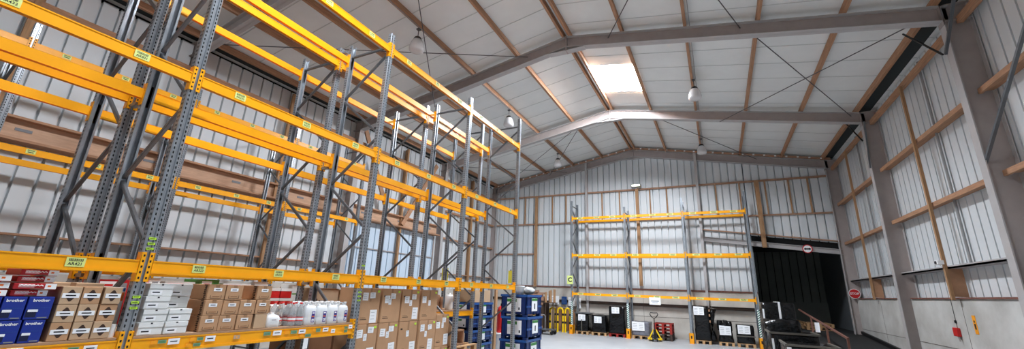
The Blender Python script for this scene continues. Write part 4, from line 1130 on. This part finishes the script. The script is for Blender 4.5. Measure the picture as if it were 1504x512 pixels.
# signs
t=thing('stop_sign','round red sign with white rim on the corner column by the ramp','sign',(5.0,22.0,2.31))
b=MB(); b.tube([(0,0,0),(0,.012,0)],.2,'white',32,smooth=False); b.build('sign_plate',t)
b=MB(); b.tube([(0,-.004,0),(0,0.0,0)],.178,'sign_red',32,smooth=False); b.build('red_disc',t)
b=MB(); b.merge(text_mb('STOP',.125,'white',.003),frame_mtx((0,-.0055,0),*NY)); b.build('letters',t)
b=MB(); b.box(-.02,.02,.012,.09,-.2,.2,'rod'); b.build('bracket',t)
t=thing('lintel_sign','small round white sign with red rim on the sloping lintel','sign',(3.66,YB-.23,4.17))
b=MB(); b.tube([(0,0,0),(0,.01,0)],.19,'sign_red',24,smooth=False); b.build('red_rim',t)
b=MB(); b.tube([(0,-.003,0),(0,0,0)],.155,'white',24,smooth=False); b.build('white_disc',t)
b=MB(); b.box(-.11,.11,-.005,-.003,-.03,.03,'ink'); b.add([(-.14,-.005,0),(-.07,-.005,.06),(-.07,-.005,-.06)],[(0,1,2)],'ink'); b.add([(.14,-.005,0),(.07,-.005,.06),(.07,-.005,-.06)],[(0,1,2)],'ink'); b.build('pictogram',t)
t=thing('red_call_point','red box with grey lever on the white dado','call point',(XR-.2,14.2,1.34))
b=MB(); b.box(-.07,0,-.11,.11,-.1,.1,'red'); b.build('box_body',t,bevel=.012)
b=MB(); b.bar((-.05,-.06,-.06),(-.05,-.1,-.2),.02,.03,'conduit'); b.build('lever',t)
b=MB(); b.tube([(-.01,0,.1),(-.01,.0,.76)],.006,'rod',5); b.build('wire',t)
b=MB(); b.box(-.03,0,-.02,.03,.2,.27,'black'); b.build('wire_clip',t)
t=thing('warning_sign','narrow yellow sign with black figure on the white dado','sign',(XR-.2,13.35,1.55))
b=MB(); b.box(-.006,0,-.07,.07,-.2,.2,'label_orange'); b.build('sign_board',t)
b=MB(); b.box(-.008,-.006,-.03,.03,-.1,.02,'ink'); b.tube([(-.008,0,.07),(-.006,0,.07)],.025,'ink',12,smooth=False); b.build('pictogram',t)
t=thing('wall_fixture','small white box fixture on the timber stud of the ramp side wall','fixture',(XR-.42,13.72,2.95))
b=MB(); b.box(-.06,.06,-.1,.1,-.05,.05,'white'); b.build('fixture_body',t,bevel=.01); b=MB(); b.box(-.075,-.06,-.04,.04,-.03,.03,'ink'); b.build('lens',t)
EXPO=0.95
# ------------------------------------------------------------------ light and camera
W=bpy.data.worlds.new('World'); SC.world=W; W.use_nodes=True
nt=W.node_tree; bg=nt.nodes['Background']
sky=nt.nodes.new('ShaderNodeTexSky'); sky.sky_type='HOSEK_WILKIE' if 'HOSEK_WILKIE' in [e.identifier for e in sky.bl_rna.properties['sky_type'].enum_items] else sky.sky_type
sky.turbidity=5; sky.sun_direction=(.3,-.5,.8)
nt.links.new(sky.outputs['Color'],bg.inputs['Color']); bg.inputs['Strength'].default_value=1.2
sl=bpy.data.lights.new('Sun','SUN'); sl.energy=2.0; sl.angle=R(.6); sl.color=(.93,.97,1)
so=bpy.data.objects.new('Sun',sl); COL.objects.link(so); so.rotation_euler=Vector((-.55,.12,.83)).to_track_quat('Z','Y').to_euler()
cam=bpy.data.cameras.new('Camera'); co=bpy.data.objects.new('Camera',cam); COL.objects.link(co)
yaw,pitch,roll=R(-26.6806),R(15.9572),R(2.1525)
f=Vector((sin(yaw)*cos(pitch),cos(yaw)*cos(pitch),sin(pitch))); r=Vector((cos(yaw),-sin(yaw),0)); u=r.cross(f)
r2=cos(roll)*r+sin(roll)*u; u2=-sin(roll)*r+cos(roll)*u
co.matrix_world=Matrix(((r2.x,u2.x,-f.x,0),(r2.y,u2.y,-f.y,0),(r2.z,u2.z,-f.z,1.9),(0,0,0,1)))
cam.sensor_width=36; cam.lens=598.46/1504*36; cam.clip_start=.05; cam.clip_end=200
SC.camera=co
SC.view_settings.view_transform='Standard'; SC.view_settings.look='None'; SC.view_settings.gamma=1; SC.view_settings.use_curve_mapping=False
SC.view_settings.exposure=EXPO
SC.cycles.max_bounces=12; SC.cycles.diffuse_bounces=9; SC.cycles.transparent_max_bounces=12
